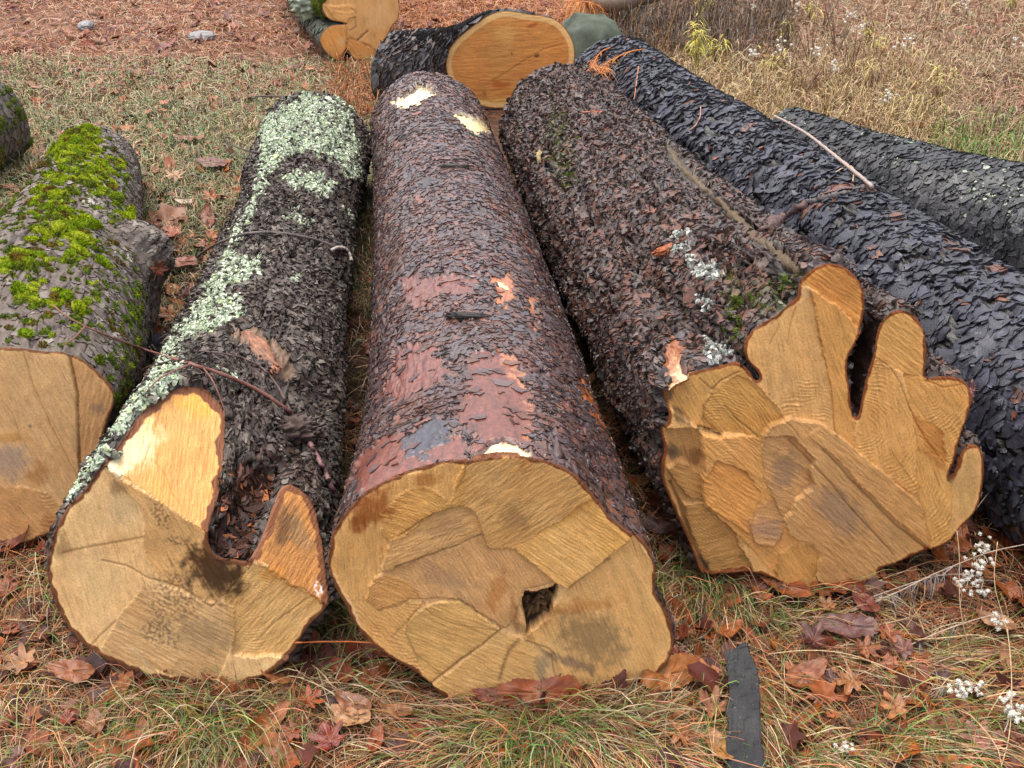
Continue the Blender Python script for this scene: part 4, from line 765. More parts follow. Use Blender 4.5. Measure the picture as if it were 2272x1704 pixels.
# tufts (dense arching bunches), photo positions on the ground
def tuft(u, v, n, ln, rise, head, hs, pal, w_, rad=.05, wd=.0018, curl=.5, K=7):
    x, y, _ = ground(u, v); a = rng.normal(0, rad, n); b = rng.normal(0, rad*.7, n)
    xs, ys = x+a, y+b; m = beyond(xs, ys); xs, ys = xs[m], ys[m]; n = len(xs); h = head+rng.normal(0, hs, n)
    G_.append(ribbons(xs, ys, h, ln*np.exp(rng.normal(0, .25, n)), rise*np.exp(rng.normal(0, .35, n)), rng.normal(0, curl, n), wd*np.exp(rng.normal(0, .2, n)), pick(pal, w_, n), K))
mix1 = ([straw, tan, green, S(150,146,76), orange, pink, brown], [4, 3, 2, 2, 3, 2, 2])
for (u, v, n, ln, rs, h, hs) in [(1240,1600,520,.20,.045,-.55,.45),(1120,1650,520,.17,.045,-2.6,.5),(1000,1690,300,.16,.04,-2.9,.4),(1400,1640,420,.20,.04,-.5,.4),(1650,1520,420,.20,.035,-1.2,.3),(1780,1690,300,.2,.04,-.4,.4),(2000,1640,500,.22,.04,-.7,.5),(2150,1560,300,.2,.04,-.3,.5),(1520,1280,420,.12,.04,-1.6,.6),(1580,1330,300,.13,.04,-1.2,.6),(480,1600,480,.14,.05,-1.4,.9),(360,1560,260,.12,.05,-1.8,.7),(300,1660,300,.12,.04,-2.4,.6),(60,1530,200,.12,.04,-1.,.8),(120,1640,250,.12,.04,-1.6,.8),(730,1380,300,.14,.035,-1.5,.8),(700,1520,300,.16,.03,-.3,.5),(620,1470,260,.16,.03,.1,.4),(1870,1430,300,.2,.02,-.3,.3),(2050,1450,300,.2,.03,-.2,.3),(1760,1380,240,.16,.03,-.1,.4),(820,1560,300,.16,.03,-.2,.4),(160,1270,200,.13,.05,-1.2,.8),(60,1290,160,.13,.05,-.6,.8),(1850,1310,240,.2,.03,.2,.3),(1450,1590,300,.18,.03,-.1,.3)]:
    tuft(u, v, int(n*.6), ln, rs*.8, h, hs*1.3, *mix1)
for (u, v, n) in [(480,1570,260),(530,1620,180),(1130,1640,260),(1240,1620,220),(750,1340,200),(1500,1260,220),(1640,1330,200),(1610,1570,160),(2060,1590,200),(1800,1690,120),(340,1560,160),(60,1330,60),(700,1270,120),(1960,1660,160),(1150,1700,200)]:
    tuft(u, v, n//2, .11, .04, -1.4, 1.0, [green, S(86,126,60), dgreen, S(140,150,70)], [4, 3, 2, 2], .06, .0017)
V, Fq, Cc = join(G_); tag(mesh_obj('grass', V, [Fq], M_grass, None, Cc, smooth=True), kind='stuff')
# pine needles
G_ = []
npal = [needle, S(146,84,50), S(190,130,88), S(118,72,50), S(200,160,120)]
grass(20000, -250, 2520, 900, 2100, npal, [4, 4, 3, 4, 1], .085, .016, .0011, hs=3, K=3, curl=.5)
grass(9000, -250, 2520, 200, 1000, npal, [4, 4, 3, 3, 2], .075, .010, .0010, hs=3, K=3, curl=.5)
grass(20000, -200, 1450, -260, 200, npal, [5, 4, 4, 2, 2], .08, .012, .0010, hs=3, K=2, curl=.4, clump=.5, gp=3)
grass(14000, 800, 1420, -200, 120, [S(184,116,68), S(164,94,54), S(200,142,94)], [3, 3, 2], .09, .02, .0013, hs=1.5, head=.2, K=3, curl=.4)
grass(5000, 740, 1000, 150, 270, [S(176,110,66), S(150,90,54), S(140,120,70)], [3, 3, 1], .07, .03, .0013, hs=3, K=3, curl=.4)
V, Fq, Cc = join(G_); tag(mesh_obj('pine_needles', V, [Fq], M_needle, None, Cc), kind='stuff')
# leaf shapes
def maple_r(a):
    "radius over angle, stem at a=-90deg"
    lobes = [(90, 1.0, 15), (42, .92, 14), (138, .92, 14), (-8, .62, 14), (188, .62, 14)]
    r = np.full(a.shape, .36); ad = np.degrees(a)
    for c, l, w_ in lobes:
        d = np.abs((ad-c+180) % 360-180); r = np.maximum(r, .30+(l-.30)*np.clip(1-d/(w_*1.5), 0, 1)**.8)
    for c, l in [(73, .74), (107, .74), (57, .64), (123, .64), (27, .66), (153, .66), (8, .52), (172, .52), (60, .70), (120, .70)]:
        d = np.abs((ad-c+180) % 360-180); r = np.maximum(r, l*np.clip(1-d/7, 0, 1)+.0)
    d = np.abs((ad+90+180) % 360-180); r = np.minimum(r, .12+.30*np.clip(d/40, 0, 1)+.4*np.clip((d-40)/30, 0, 1))
    return r
def leaf_grid(kind, size, K=64, RN=6, seed=0, curl=.3, crump=.1, roll=0.):
    a = np.linspace(-np.pi/2, 1.5*np.pi, K, endpoint=False); rs = np.linspace(0, 1, RN+1)[1:]
    if kind == 'maple': r = maple_r(a); ux, uy = np.cos(a), np.sin(a); cx = 0
    else:
        saw_ = 1+.06*((a*K/ (2*np.pi)) % 2 > .9); e = .42 if kind == 'beech' else .52
        r = np.ones(K)*saw_; ux, uy = np.cos(a)*e*(1-.25*np.sin(a)), np.sin(a)
    Xl = (rs[:, None]*r*ux); Yl = (rs[:, None]*r*uy)
    Xl = np.r_[0, Xl.ravel()]; Yl = np.r_[0, Yl.ravel()]; rad = np.hypot(Xl, Yl)
    ang = np.arctan2(Yl, Xl)
    if kind == 'maple': vein = np.max([np.clip(1-np.abs(np.sin(np.clip(ang-R(c), -1.2, 1.2)))*rad/.045, 0, 1)*(np.cos(ang-R(c)) > 0) for c in (90, 42, 138, -8, 188)], 0)
    else: vein = np.maximum(np.clip(1-np.abs(Xl)/.03, 0, 1), .6*np.clip(1-np.abs(((Yl-np.abs(Xl)*.8)*7 % 1)-.5)/.16, 0, 1))
    p = np.stack([Xl*1.7+seed*3.1, Yl*1.7, np.full(len(Xl), seed*1.3)], -1)
    z = curl*(rad**2)*(.6+.8*noise(p*.7+3))+crump*fbm(p*1.4, 3)*1.4-vein*.03+.25*curl*np.sin(ang*3+seed)*rad**2
    if roll: z = z+roll*(Xl**2)*2.2
    P = np.stack([Xl*(1-.3*abs(roll)), Yl, z], -1)*size
    k = np.arange(K); kn = (k+1) % K
    F3 = np.stack([np.zeros(K, int), 1+k, 1+kn], -1)
    F4 = np.concatenate([np.stack([1+q*K+k, 1+(q+1)*K+k, 1+(q+1)*K+kn, 1+q*K+kn], -1) for q in range(RN-1)])
    return P, F3, F4, vein, p
def basis(n, rot):
    n = norm(np.asarray(n, float)); t = norm(np.cross([0, 1., 0] if abs(n[1]) < .9 else [1., 0, 0], n)); b = np.cross(n, t)
    return np.stack([t*math.cos(rot)+b*math.sin(rot), -t*math.sin(rot)+b*math.cos(rot), n], 0)
def make_leaf(kind, u, v, size, rot, color, label, seed, curl=.3, tilt=(0, 0), group=None, lift=.012, col2=None, mat=None, roll=0., crump=.12):
    pos, n = hit(u, v); n = norm(n+np.array([tilt[0], tilt[1], 0])); Bm = basis(n, R(rot))
    P, F3, F4, vein, p = leaf_grid(kind, size, seed=seed, curl=curl, roll=roll, crump=crump)
    color = color*np.array([.85, .72, .62]); col2 = None if col2 is None else col2*.8
    c = np.tile(color, (len(P), 1)); c2 = color*.55 if col2 is None else col2
    m = np.clip(.4+fbm(p*1.8+5, 3)*1.5, 0, 1)[:, None]; c = c*(1-m)+c2*m; c = c*(1-.25*vein[:, None])+S(200,150,100)*.25*vein[:, None]
    zmin = P[:, 2].min(); P[:, 2] -= zmin*.6
    root = empty('fallen_leaf', (0, 0, 0), label, 'leaf', group); root.location = pos.tolist()
    o = mesh_obj('blade', P@Bm+n*lift, [F3, F4], mat or M_leaf, root, c)
    q0 = P[1+5*64]*.9; s = np.linspace(0, 1, 7)[:, None]; path = np.array([q0*.0+np.array([0, -.08*size, P[:, 2].mean()])])*(1-s)+np.array([[.12*size*math.sin(seed), -size*.85, .012]])*s
    path = path@Bm+n*lift
    tube_obj('stalk', path, np.linspace(.0013, .0009, 7), M_twig, root, color*.6)
    return root
def tube(path, rad, K=6, jit=0.):
    path = np.asarray(path, float); n = len(path); t = norm(np.gradient(path, axis=0)); ref = np.array([.13, .21, .97])
    a = norm(np.cross(t, ref)); b = np.cross(t, a); th = np.linspace(0, 2*np.pi, K, endpoint=False)
    r = np.broadcast_to(np.asarray(rad, float), (n,))[:, None, None]
    if jit: r = r*(1+jit*rng.normal(size=(n, K, 1)))
    V = path[:, None]+(a[:, None]*np.cos(th)[None, :, None]+b[:, None]*np.sin(th)[None, :, None])*r
    i = np.arange(n-1)[:, None]*K; j = np.arange(K)[None]; jn = (j+1) % K
    F = np.stack([i+j, i+jn, i+K+jn, i+K+j], -1).reshape(-1, 4)
    V = np.vstack([V.reshape(-1, 3), path[:1], path[-1:]]); m = n*K
    k = np.arange(K); kn = (k+1) % K
    e = np.vstack([np.stack([np.full(K, m), kn, k, k], -1), np.stack([np.full(K, m+1), (n-1)*K+k, (n-1)*K+kn, (n-1)*K+kn], -1)])
    return V, F, e[:, :3]
def tube_obj(name, path, rad, mat, parent, col, K=6, jit=0.):
    V, F, e = tube(path, rad, K, jit); c = np.tile(col, (len(V), 1))*(1+.2*noise(V*60))[:, None]
    return mesh_obj(name, V, [F, e], mat, parent, c)
def smooth_path(p, n=24):
    p = chaikin(np.asarray(p, float), 2, False); return resample(p, n, False)
# loose leaf litter (uncountable)
LV, L3, L4, LC, o_ = [], [], [], [], 0
def litter(n, u0, u1, v0, v1, size, pal, w_, keep=None):
    global o_
    u, v, x, y = zone(n, u0, u1, v0, v1, keep); protos = [leaf_grid('maple' if s % 3 else 'beech', 1., 22, 2, s, .35, .22) for s in range(12)]
    cc = pick(pal, w_, len(x), .2)*np.array([.85,.75,.66]); z = gz(x, y)
    for q in range(len(x)):
        P, F3, F4, vein, p = protos[q % 12]; s = size*math.exp(rng.normal(0, .3))
        nn = norm(np.array([rng.normal(0, .35), rng.normal(-.1, .35), 1])); Bm = basis(nn, rng.random()*6.28)
        LV.append((P*s)@Bm+np.array([x[q], y[q], z[q]+.008+.020*rng.random()])); L3.append(F3+o_); L4.append(F4+o_); o_ += len(P)
        LC.append(cc[q]*(1+.35*fbm(p*2, 2))[:, None])
lpal = [S(134,74,56), S(150,92,62), S(110,58,50), S(176,120,84), S(92,54,50), S(170,100,52)]
litter(1150, -200, 2500, 1120, 1950, .036, [S(140,74,48), S(158,90,54), S(104,54,44), S(172,112,72), S(88,48,42), S(176,100,46)], [4, 4, 3, 3, 3, 2])
litter(330, 280, 620, 380, 1000, .036, lpal, [4, 3, 2, 4, 2, 3])
litter(200, 760, 1500, 150, 1250, .035, lpal, [4, 3, 3, 2, 3, 2])
litter(1500, -200, 1300, -200, 200, .030, [S(156,92,72), S(170,112,90), S(122,66,56), S(190,140,112), S(150,100,96)], [4, 4, 3, 3, 3])
litter(360, -200, 900, 180, 460, .030, [S(160,92,62), S(180,124,90), S(130,70,54)], [4, 4, 3])
litter(1000, 1500, 2600, -200, 420, .028, [S(150,92,70), S(170,116,90), S(116,66,58), S(130,110,110)], [4, 4, 3, 2])
tag(mesh_obj('leaf_litter', np.vstack(LV), [np.vstack(L3), np.vstack(L4)], M_dryleaf, None, np.vstack(LC)), kind='stuff')

# ================================================================ leaves one can tell apart
rust, redl, tanl, purp, dk, gold, pale = S(150,74,36), S(128,34,18), S(182,128,82), S(120,82,84), S(86,46,42), S(196,128,60), S(204,164,124)
def LF(fn, x, y, r, kind, rot, col, label, **k):
    u, v = b1(fn, x, y); pos, n = hit(u, v); dep = (pos-CAM)@cf; sz = r*1.03/(FPX/dep)
    k['lift'] = k.get('lift', .012)+(.022 if n[2] > .8 and pos[2] < .08 else 0); make_leaf(kind, u, v, sz, rot, col, label, len(LEAFN)+1, **k); LEAFN.append(1)
LEAFN = []
LF(Z0, 722, 1622, 62, 'maple', 25, redl, 'glossy dark red maple leaf spread flat at the bottom edge, below the middle log', curl=.15, col2=S(120,40,30))
LF(Z0, 572, 1580, 66, 'beech', -30, S(180,114,66), 'long curled tan leaf with ribbed veins, up-left of the glossy red maple leaf', curl=.3, tilt=(.3,-.3), roll=.6)
LF(Z0, 640, 1600, 44, 'maple', 120, rust, 'rust brown leaf partly under the long curled ribbed leaf', curl=.3)
LF(Z0, 32, 1180, 52, 'beech', -60, S(150,84,66), 'curled pinkish brown leaf against the bottom of the left mossy log butt', curl=.4, tilt=(0,-.5))
LF(Z7, 62, 640, 58, 'maple', 60, S(158,84,46), 'large rust maple leaf at the left edge, beside the notched log', curl=.4)
LF(Z7, 90, 900, 30, 'maple', 10, rust, 'small rust leaf below the large one at the left edge', curl=.4)
LF(Z7, 180, 1075, 56, 'maple', 75, S(192,148,110), 'pale torn tan leaf at lower left under the notched log', curl=.3, mat=M_dryleaf)
LF(Z7, 450, 1130, 50, 'oval', 80, S(168,108,76), 'broad wet pinkish tan leaf right of the pale torn leaf', curl=.2)
LF(Z7, 735, 1180, 36, 'beech', -20, S(196,130,76), 'narrow tan leaf standing on edge under the notched log butt', tilt=(.4,-.6))
LF(Z7, 860, 1130, 26, 'beech', 40, dk, 'little dark brown leaf tucked under the notched log butt')
LF(Z7, 440, 1430, 32, 'maple', 15, S(146,58,44), 'small red leaf alone in the grass at lower left', curl=.3)
LF(Z7, 620, 1440, 34, 'oval', 30, S(158,108,80), 'dull brown leaf right of the small red leaf at lower left')
LF(Z7, 140, 1630, 24, 'maple', 15, purp, 'small purple leaf at the bottom left corner')
LF(Z7, 1900, 1320, 44, 'maple', -40, S(178,92,48), 'orange brown leaf just above the glossy red maple leaf', curl=.4)
LF(Z7, 1380, 1370, 32, 'maple', 40, dk, 'dark maroon leaf left of the long curled ribbed leaf')
LF(Z7, 2140, 1400, 34, 'oval', 60, S(190,144,104), 'pale tan leaf right above the glossy red maple leaf')
R8 = lambda p: T(736, 1104, 2.765, p)
LF(R8, 1270, 1205, 88, 'oval', 88, S(170,88,38), 'large orange brown leaf pressed under the bottom of the middle butt', tilt=(0,-.7), curl=.2)
LF(R8, 2050, 1110, 62, 'oval', 110, S(206,130,58), 'bright orange tan leaf at the lower right of the middle butt', tilt=(0,-.5), curl=.3)
LF(R8, 2120, 1040, 34, 'maple', 20, redl, 'small dark red leaf just behind the bright orange tan leaf')
LF(R8, 960, 1245, 34, 'oval', 70, S(140,72,58), 'small red-brown leaf at the lowest point of the middle butt', tilt=(0,-.4))
LF(R8, 150, 1330, 44, 'oval', 60, S(160,112,86), 'limp brown leaf in the grass between the two nearest butts')
LF(R8, 400, 1370, 34, 'beech', 80, S(176,126,88), 'small tan leaf right of the limp brown leaf')
LF(R8, 150, 1430, 40, 'beech', 95, pale, 'pale cream leaf just above and left of the red leaf group at bottom middle')
LF(R8, 280, 1540, 34, 'beech', -10, S(166,86,48), 'narrow orange brown leaf right of the glossy red maple leaf')
LF(R8, 2150, 1540, 46, 'maple', 80, S(178,126,84), 'crumpled tan leaf at the bottom edge, left of the black bark strip', crump=.3)
LF(Z9, 490, 490, 72, 'beech', 70, S(134,74,58), 'large ribbed brown leaf under the lower left of the fluted butt', tilt=(0,-.5), curl=.3)
LF(Z9, 720, 600, 58, 'beech', 60, S(166,96,54), 'long brown leaf right of the large ribbed one under the fluted butt', curl=.2)
LF(Z9, 600, 690, 40, 'maple', 30, S(178,100,48), 'orange leaf below the two ribbed leaves at the fluted butt', curl=.4)
LF(Z9, 195, 740, 26, 'maple', 0, dk, 'little dark purple leaf in grass left of the orange leaf')
LF(Z9, 990, 740, 34, 'maple', 30, S(176,128,88), 'small tan leaf below the fluted butt, beside a purplish one')
LF(Z9, 1220, 710, 38, 'oval', 20, S(140,80,76), 'purplish leaf below the right side of the fluted butt')
LF(Z9, 395, 885, 36, 'beech', -50, S(184,110,56), 'orange brown leaf touching the top of the black bark strip')
LF(Z9, 900, 950, 56, 'maple', -30, S(96,44,44), 'dark wet maroon maple leaf in the pile right of the bark strip', curl=.35)
LF(Z9, 860, 1140, 50, 'oval', -60, S(156,94,60), 'smooth brown oval leaf right of the bark strip, below the maroon maple leaf')
LF(Z9, 1140, 1190, 56, 'maple', 100, S(172,120,78), 'big pointed tan maple leaf right of the smooth brown oval leaf', curl=.4)
LF(Z9, 1010, 1190, 36, 'maple', 10, dk, 'dark leaf wedged between the brown oval leaf and the pointed tan one')
LF(Z9, 1110, 850, 60, 'oval', 85, S(128,96,100), 'wet shiny purple-grey leaf on top of the leaf pile', curl=.15)
LF(Z9, 1330, 870, 44, 'maple', 200, S(160,92,62), 'brown maple leaf right of the shiny purple-grey leaf')
LF(Z9, 1460, 1000, 50, 'maple', 60, S(124,84,84), 'dull purple leaf at the right end of the leaf pile')
LF(Z9, 1200, 1000, 46, 'maple', -80, S(166,108,74), 'crinkled light brown leaf in the middle of the pile', crump=.25)
LF(Z9, 1420, 1340, 52, 'maple', 85, S(180,126,82), 'tan maple leaf lying alone below the leaf pile at right')
LF(Z9, 300, 1380, 58, 'maple', 40, S(170,116,84), 'large crumpled brown leaf touching the left side of the black strip', curl=.5, crump=.25)
LF(Z9, 110, 1520, 50, 'maple', 150, S(178,126,86), 'crumpled tan leaf down-left of the black strip at the bottom', crump=.3)
LF(Z9, 320, 1600, 44, 'oval', 20, S(190,144,84), 'yellowish tan leaf at the bottom edge, tight left of the black strip')
LF(Z9, 1950, 1560, 62, 'maple', 30, S(176,124,118), 'wet pinkish maple leaf in the bottom right corner', curl=.2)
LF(Z9, 2130, 1540, 44, 'maple', 70, S(120,52,44), 'dark red leaf to the right of the pinkish corner leaf')
LF(Z9, 2015, 825, 40, 'oval', 60, S(176,138,108), 'round pale tan leaf at the right edge under the fluffy seed heads')
LF(Z9, 2040, 1000, 30, 'beech', 0, S(176,134,98), 'small upright tan leaf below the round pale one at right', tilt=(.2,-.5))
LF(Z9, 800, 1480, 34, 'maple', 10, S(150,76,50), 'small rust leaf in the grass right of the black strip near the bottom')
LF(Z4, 1050, 455, 34, 'maple', 60, S(194,134,72), 'golden tan leaf standing between the mossy log and the lichen log', tilt=(.3,-.4))
LF(Z4, 940, 575, 38, 'maple', -60, S(160,84,52), 'rust brown leaf in the gap just below the golden tan leaf', tilt=(0,-.3), curl=.5)
LF(Z4, 960, 130, 30, 'maple', 30, S(166,100,76), 'pinkish brown leaf beside the mossy log, under its knotty stub')
LF(Z4, 1110, 145, 42, 'beech', 80, S(150,96,80), 'long mauve brown leaf in the gap left of the lichen log')
LF(Z1, 1310, 1250, 30, 'maple', 60, S(178,100,50), 'orange leaf standing in the gap, level with the knotty stub', tilt=(.2,-.5))
LF(Z1, 1290, 1370, 32, 'beech', 10, S(140,76,50), 'brown leaf hanging below the orange leaf in the gap', tilt=(0,-.5))
LF(Z1, 1070, 1140, 36, 'maple', 0, S(206,168,134), 'pale bleached star-like leaf right of the moss covered log')
LF(Z1, 1170, 905, 36, 'beech', 75, S(164,104,84), 'pinkish brown leaf in the grass left of the lichen log, upper part')
LF(Z1, 1310, 1050, 36, 'oval', 70, S(130,92,90), 'mauve leaf in the gap above the pale bleached leaf')
LF(Z1, 1090, 1490, 38, 'maple', 40, S(168,84,48), 'rust orange leaf right of the knotty stub of the mossy log')
LF(Z1, 1130, 1290, 18, 'oval', 90, S(225,215,205), 'tiny whitish leaf in the gap between mossy log and lichen log')
LF(Z1, 1010, 680, 22, 'maple', 40, S(198,134,110), 'salmon coloured leaf far up in the grass at left')
LF(Z3, 1540, 815, 22, 'oval', 80, S(206,124,60), 'orange leaf on the grass directly behind the blackest log')
LF((lambda p: T(1472,550,2.765,p)), 1950, 880, 44, 'maple', 35, S(206,164,168), 'pale pink maple leaf stuck on the scaly log beside the fluted butt', curl=.1, lift=.02, col2=S(180,128,134))

# ================================================================ twigs
def twig(fn, pts, r0, r1, col, label, lift=.01, sides=(), name='twig', lifts=None, plane=None):
    root = empty(name, (0, 0, 0), label, 'twig')
    def P3(pts, l):
        out = []
        for q, (x, y) in enumerate(pts):
            u, v = b1(fn, x, y); h, n = hit(u, v); out.append(h+(np.array([0, -.35, 1])*(l if np.isscalar(l) else l[q])))
        return np.array(out)
    mp_ = P3(pts, lift if lifts is None else lifts); 
    # keep depth smooth where the ray slips past a log edge
    for _ in range(3): mp_[1:-1, :] = mp_[1:-1]*.6+.2*(mp_[:-2]+mp_[2:])
    path = smooth_path(mp_, 40); root.location = path[0].tolist(); path = path-path[0]
    for q in range(len(path)):
        pw_ = path[q]+np.array(root.location); dd = pw_-CAM; L_ = np.linalg.norm(dd); h_ = BV.ray_cast(Vector(CAM), Vector(dd/L_))
        if h_[0] is not None and h_[3] < L_+.02: path[q] = CAM+dd/L_*(h_[3]-.02)-np.array(root.location)
    path = resample(path, 40, False)
    path = path+.0012*np.stack([noise(path*60), noise(path*60+9), noise(path*60+20)], -1)
    o = tube_obj('stem', path, np.linspace(r0, r1, 40), M_twig, root, col, 7, .06)
    for s in sides:
        sp = P3(s, lift)-np.array(root.location); sp[-1] = path[np.argmin(np.linalg.norm(path-sp[-1], axis=1))]
        tube_obj('side_shoot', smooth_path(sp, 18), np.linspace(r1*.6, r1*1.1, 18), M_twig, root, col, 6, .05)
    return root
rb = S(124, 80, 70)
twig(Z4, [(1800,1050),(1740,1000),(1650,920),(1500,840),(1300,765),(1010,710),(900,650),(760,600),(580,545),(420,490),(390,420),(345,385)], .0048, .002, rb, 'long reddish twig reaching from the lichen log across to the mossy log', lift=.02,
     sides=[[(410,635),(480,590),(570,545)], [(800,870),(850,790),(985,712)], [(920,920),(1000,830),(1110,735)], [(1400,1050),(1330,860),(1312,770)]])
twig(Z4, [(1240,665),(1400,665),(1590,690),(1680,780),(1740,900),(1795,1040)], .0016, .0036, S(92,70,66), 'thin dark twig bowed above the bright cut tongue of the lichen log', lift=.018)
twig(Z4, [(1875,1165),(1950,1290),(2030,1450),(2070,1570)], .0052, .0058, S(116,84,84), 'thick straight twig leaning in the gap between lichen log and middle log', lift=.03)
twig(Z1, [(1200,1620),(1215,1580),(1260,1550),(1370,1520),(1440,1460),(1530,1425),(1700,1440),(1900,1470),(2040,1510),(2100,1560)], .0042, .0046, S(92,82,78), 'grey twig draped across the middle of the lichen log', lift=.016)
twig(Z1, [(2045,1570),(2070,1548),(2110,1540),(2150,1560),(2168,1610),(2163,1650)], .005, .0058, S(178,166,156), 'short hooked pale twig stub at the right flank of the lichen log', lift=.025)
twig(Z1, [(1060,735),(1200,695),(1350,655),(1380,640)], .008, .006, S(84,84,72), 'straight dark stick lying in grass left of the lichen log tip', lift=.01)
twig(Z1, [(1430,650),(1480,600),(1570,590),(1700,605),(1820,615)], .004, .006, S(74,66,62), 'dark forked stick just behind the far end of the lichen log', lift=.012)
twig(Z1, [(1380,880),(1440,940),(1530,970),(1600,965)], .003, .004, S(70,58,54), 'thin curved dark twig against the left flank of the lichen log', lift=.02)
twig(Z3, [(670,740),(780,790),(900,850),(970,930),(1000,960),(1100,1040),(1200,1110),(1270,1180)], .0045, .0065, S(158,140,130), 'long pale curved twig lying over the two black scaly logs', lift=.02)
twig(Z3, [(1050,1075),(1110,1030),(1185,990),(1165,1060),(1155,1130)], .0018, .0018, S(190,160,124), 'bent straw lying on the blackest log beside the pale twig', lift=.012)
twig(Z3, [(225,670),(245,730),(230,780),(160,815)], .002, .002, S(180,130,110), 'thin hooked pinkish stalk lying on the far part of the scaly log', lift=.01)
twig(Z6, [(1030,850),(1010,1000),(990,1130),(975,1260)], .003, .002, S(176,120,84), 'single tan needle stalk on the scaly log near its far end', lift=.012)
twig(Z7, [(870,1200),(1000,1120),(1190,1030),(1320,910)], .0028, .0018, S(116,66,48), 'dark reddish twig crossing the bottom of the notched butt', lift=.03, sides=[[(1700,975),(1500,935),(1320,935)], [(1560,1000),(1400,995),(1190,1030)]])
twig(Z7, [(1530,1040),(1620,990),(1800,965),(2000,955),(2212,958),(2500,970),(2760,968)], .0019, .0012, S(196,110,58), 'long straight orange stalk spanning the gap between the two nearest butts', lifts=[.07,.07,.07,.07,.07,.05,.04])

# ================================================================ lumps, strips, stones
def lump(name, c, ax, rad, mat, parent, col, seed=0, amp=.22, col2=None, res=28, fr=2.2, hollow=0):
    a = norm(np.asarray(ax, float)); b = norm(np.cross(a, [0, 0, 1.])); d = np.cross(a, b)
    th = np.linspace(0, 2*np.pi, res*2, endpoint=False); ph = np.linspace(.02, np.pi-.02, res)
    Pp, Tt = np.meshgrid(ph, th, indexing='ij'); sx = np.sign(np.cos(Pp))*np.abs(np.cos(Pp))**.8
    U = np.stack([sx, np.sin(Pp)*np.cos(Tt), np.sin(Pp)*np.sin(Tt)], -1)
    k = 1+amp*fbm(U*fr+seed*5, 4)+amp*.4*noise(U*9+seed)
    if hollow: k = k-hollow*sstep(U[..., 0], .75, 1.)
    V = c+(a*U[..., 0:1]*rad[0]+b*U[..., 1:2]*rad[1]+d*U[..., 2:3]*rad[2])*k[..., None]
    n = res*2; i = np.arange(res-1)[:, None]*n; j = np.arange(n)[None]; jn = (j+1) % n
    F = np.stack([i+j, i+jn, i+n+jn, i+n+j], -1).reshape(-1, 4)
    m = np.clip(.5+fbm(U*4+seed, 3)*1.6, 0, 1)[..., None]; cc = col*(1-m)+(col*.6 if col2 is None else col2)*m
    e0 = np.stack([np.zeros(n-2, int), np.arange(1, n-1), np.arange(2, n)], -1); e1 = e0+(res-1)*n
    return mesh_obj(name, V.reshape(-1, 3), [F, e0, e1], mat, parent, cc.reshape(-1, 3))
p, n = hit(*b1(Z4, 1790, 1120)); lump('branch_stub', p-n*.012, [.75, -.2, .35], (.075, .03, .032), M_bark_dull, C.root, S(84,66,60), 5, .6, S(60,44,40), fr=4)
p, n = hit(*b1(Z4, 1600, 640)); lump('loose_bark_curl', p-n*.004, [.6, -.75, -.2], (.075, .026, .014), M_bark_dull, C.root, S(160,108,80), 6, .4, S(96,66,52), fr=4)
p, n = hit(*b1(Z8, 1500, 606)); lump('loose_bark_piece', p, [1, -.05, 0], (.040, .007, .009), M_bark_dull, D.root, S(58,52,44), 7, .4)
p, n = hit(*b1(Z8, 1540, 556)); lump('loose_bark_piece', p, [1, -.05, 0], (.022, .005, .006), M_bark_dull, D.root, S(58,52,44), 8, .4)
p, n = hit(*b1(Z5, 840, 425)); lump('loose_bark_piece', p, [1, -.12, 0], (.050, .009, .011), M_bark_dull, D.root, S(44,38,36), 9, .5)
p, n = hit(*b1(I1, 210, 300)); lump('branch_stub', p+np.array([0, .12, .08]), [-.9, -.3, .1], (.13, .085, .09), M_bark_dull, I.root, S(96,96,88), 10, .4, S(168,182,156), fr=5)
p, n = hit(*b1(H1, 1280, 1000)); t_ = tag(lump('wood_chip', p+n*.01, [.2, -.5, -.8], (.028, .012, .010), M_dryleaf, None, S(216,200,150), 11, .5, S(190,160,104)), 'cream pointed wood chip stuck on the flank of the fluted log', 'wood chip')
p, n = hit(*b1(H1, 2060, 1530)); lump('torn_bark', p, [.8, .3, .1], (.035, .012, .010), M_bark_dull, E.root, S(168,92,54), 12, .6)
q_ = onplane(np.array([b1(D1, 1335, 1050)]), *plD)[0]-nD*.05
lump('rotten_core', q_, [0, 1, 0], (.03, .045, .055), M_soil, D.root, S(120,92,62), 15, .7, S(34,25,19), fr=5, res=60)
# bark ridge strip on the scaly log
for (a_, b_, rr, c_) in [((600,1420),(880,1260),.014,S(92,68,64)), ((870,1250),(1230,1165),.012,S(84,76,76))]:
    pa = []
    for s in np.linspace(0, 1, 14): h, n = hit(*b1(Z3, a_[0]+(b_[0]-a_[0])*s, a_[1]+(b_[1]-a_[1])*s)); pa.append(h+n*.004)
    tube_obj('bark_ridge', smooth_path(pa, 50), rr*(.5+.7*rng.random(50)), M_bark_dull, F.root, c_, 9, .22)
# long lifted edge along the fluted log
pa = [hit(*b1(Z3, x, y))[0] for x, y in [(20,900),(90,1010),(220,1130),(340,1210),(440,1330),(560,1460),(680,1530),(760,1590),(840,1650)]]
tube_obj('bark_ridge', smooth_path(np.array(pa)+np.array([0,0,-.006]), 160), .014*(.5+.7*rng.random(160)), M_bark_dull, E.root, S(92,76,58), 8, .25)
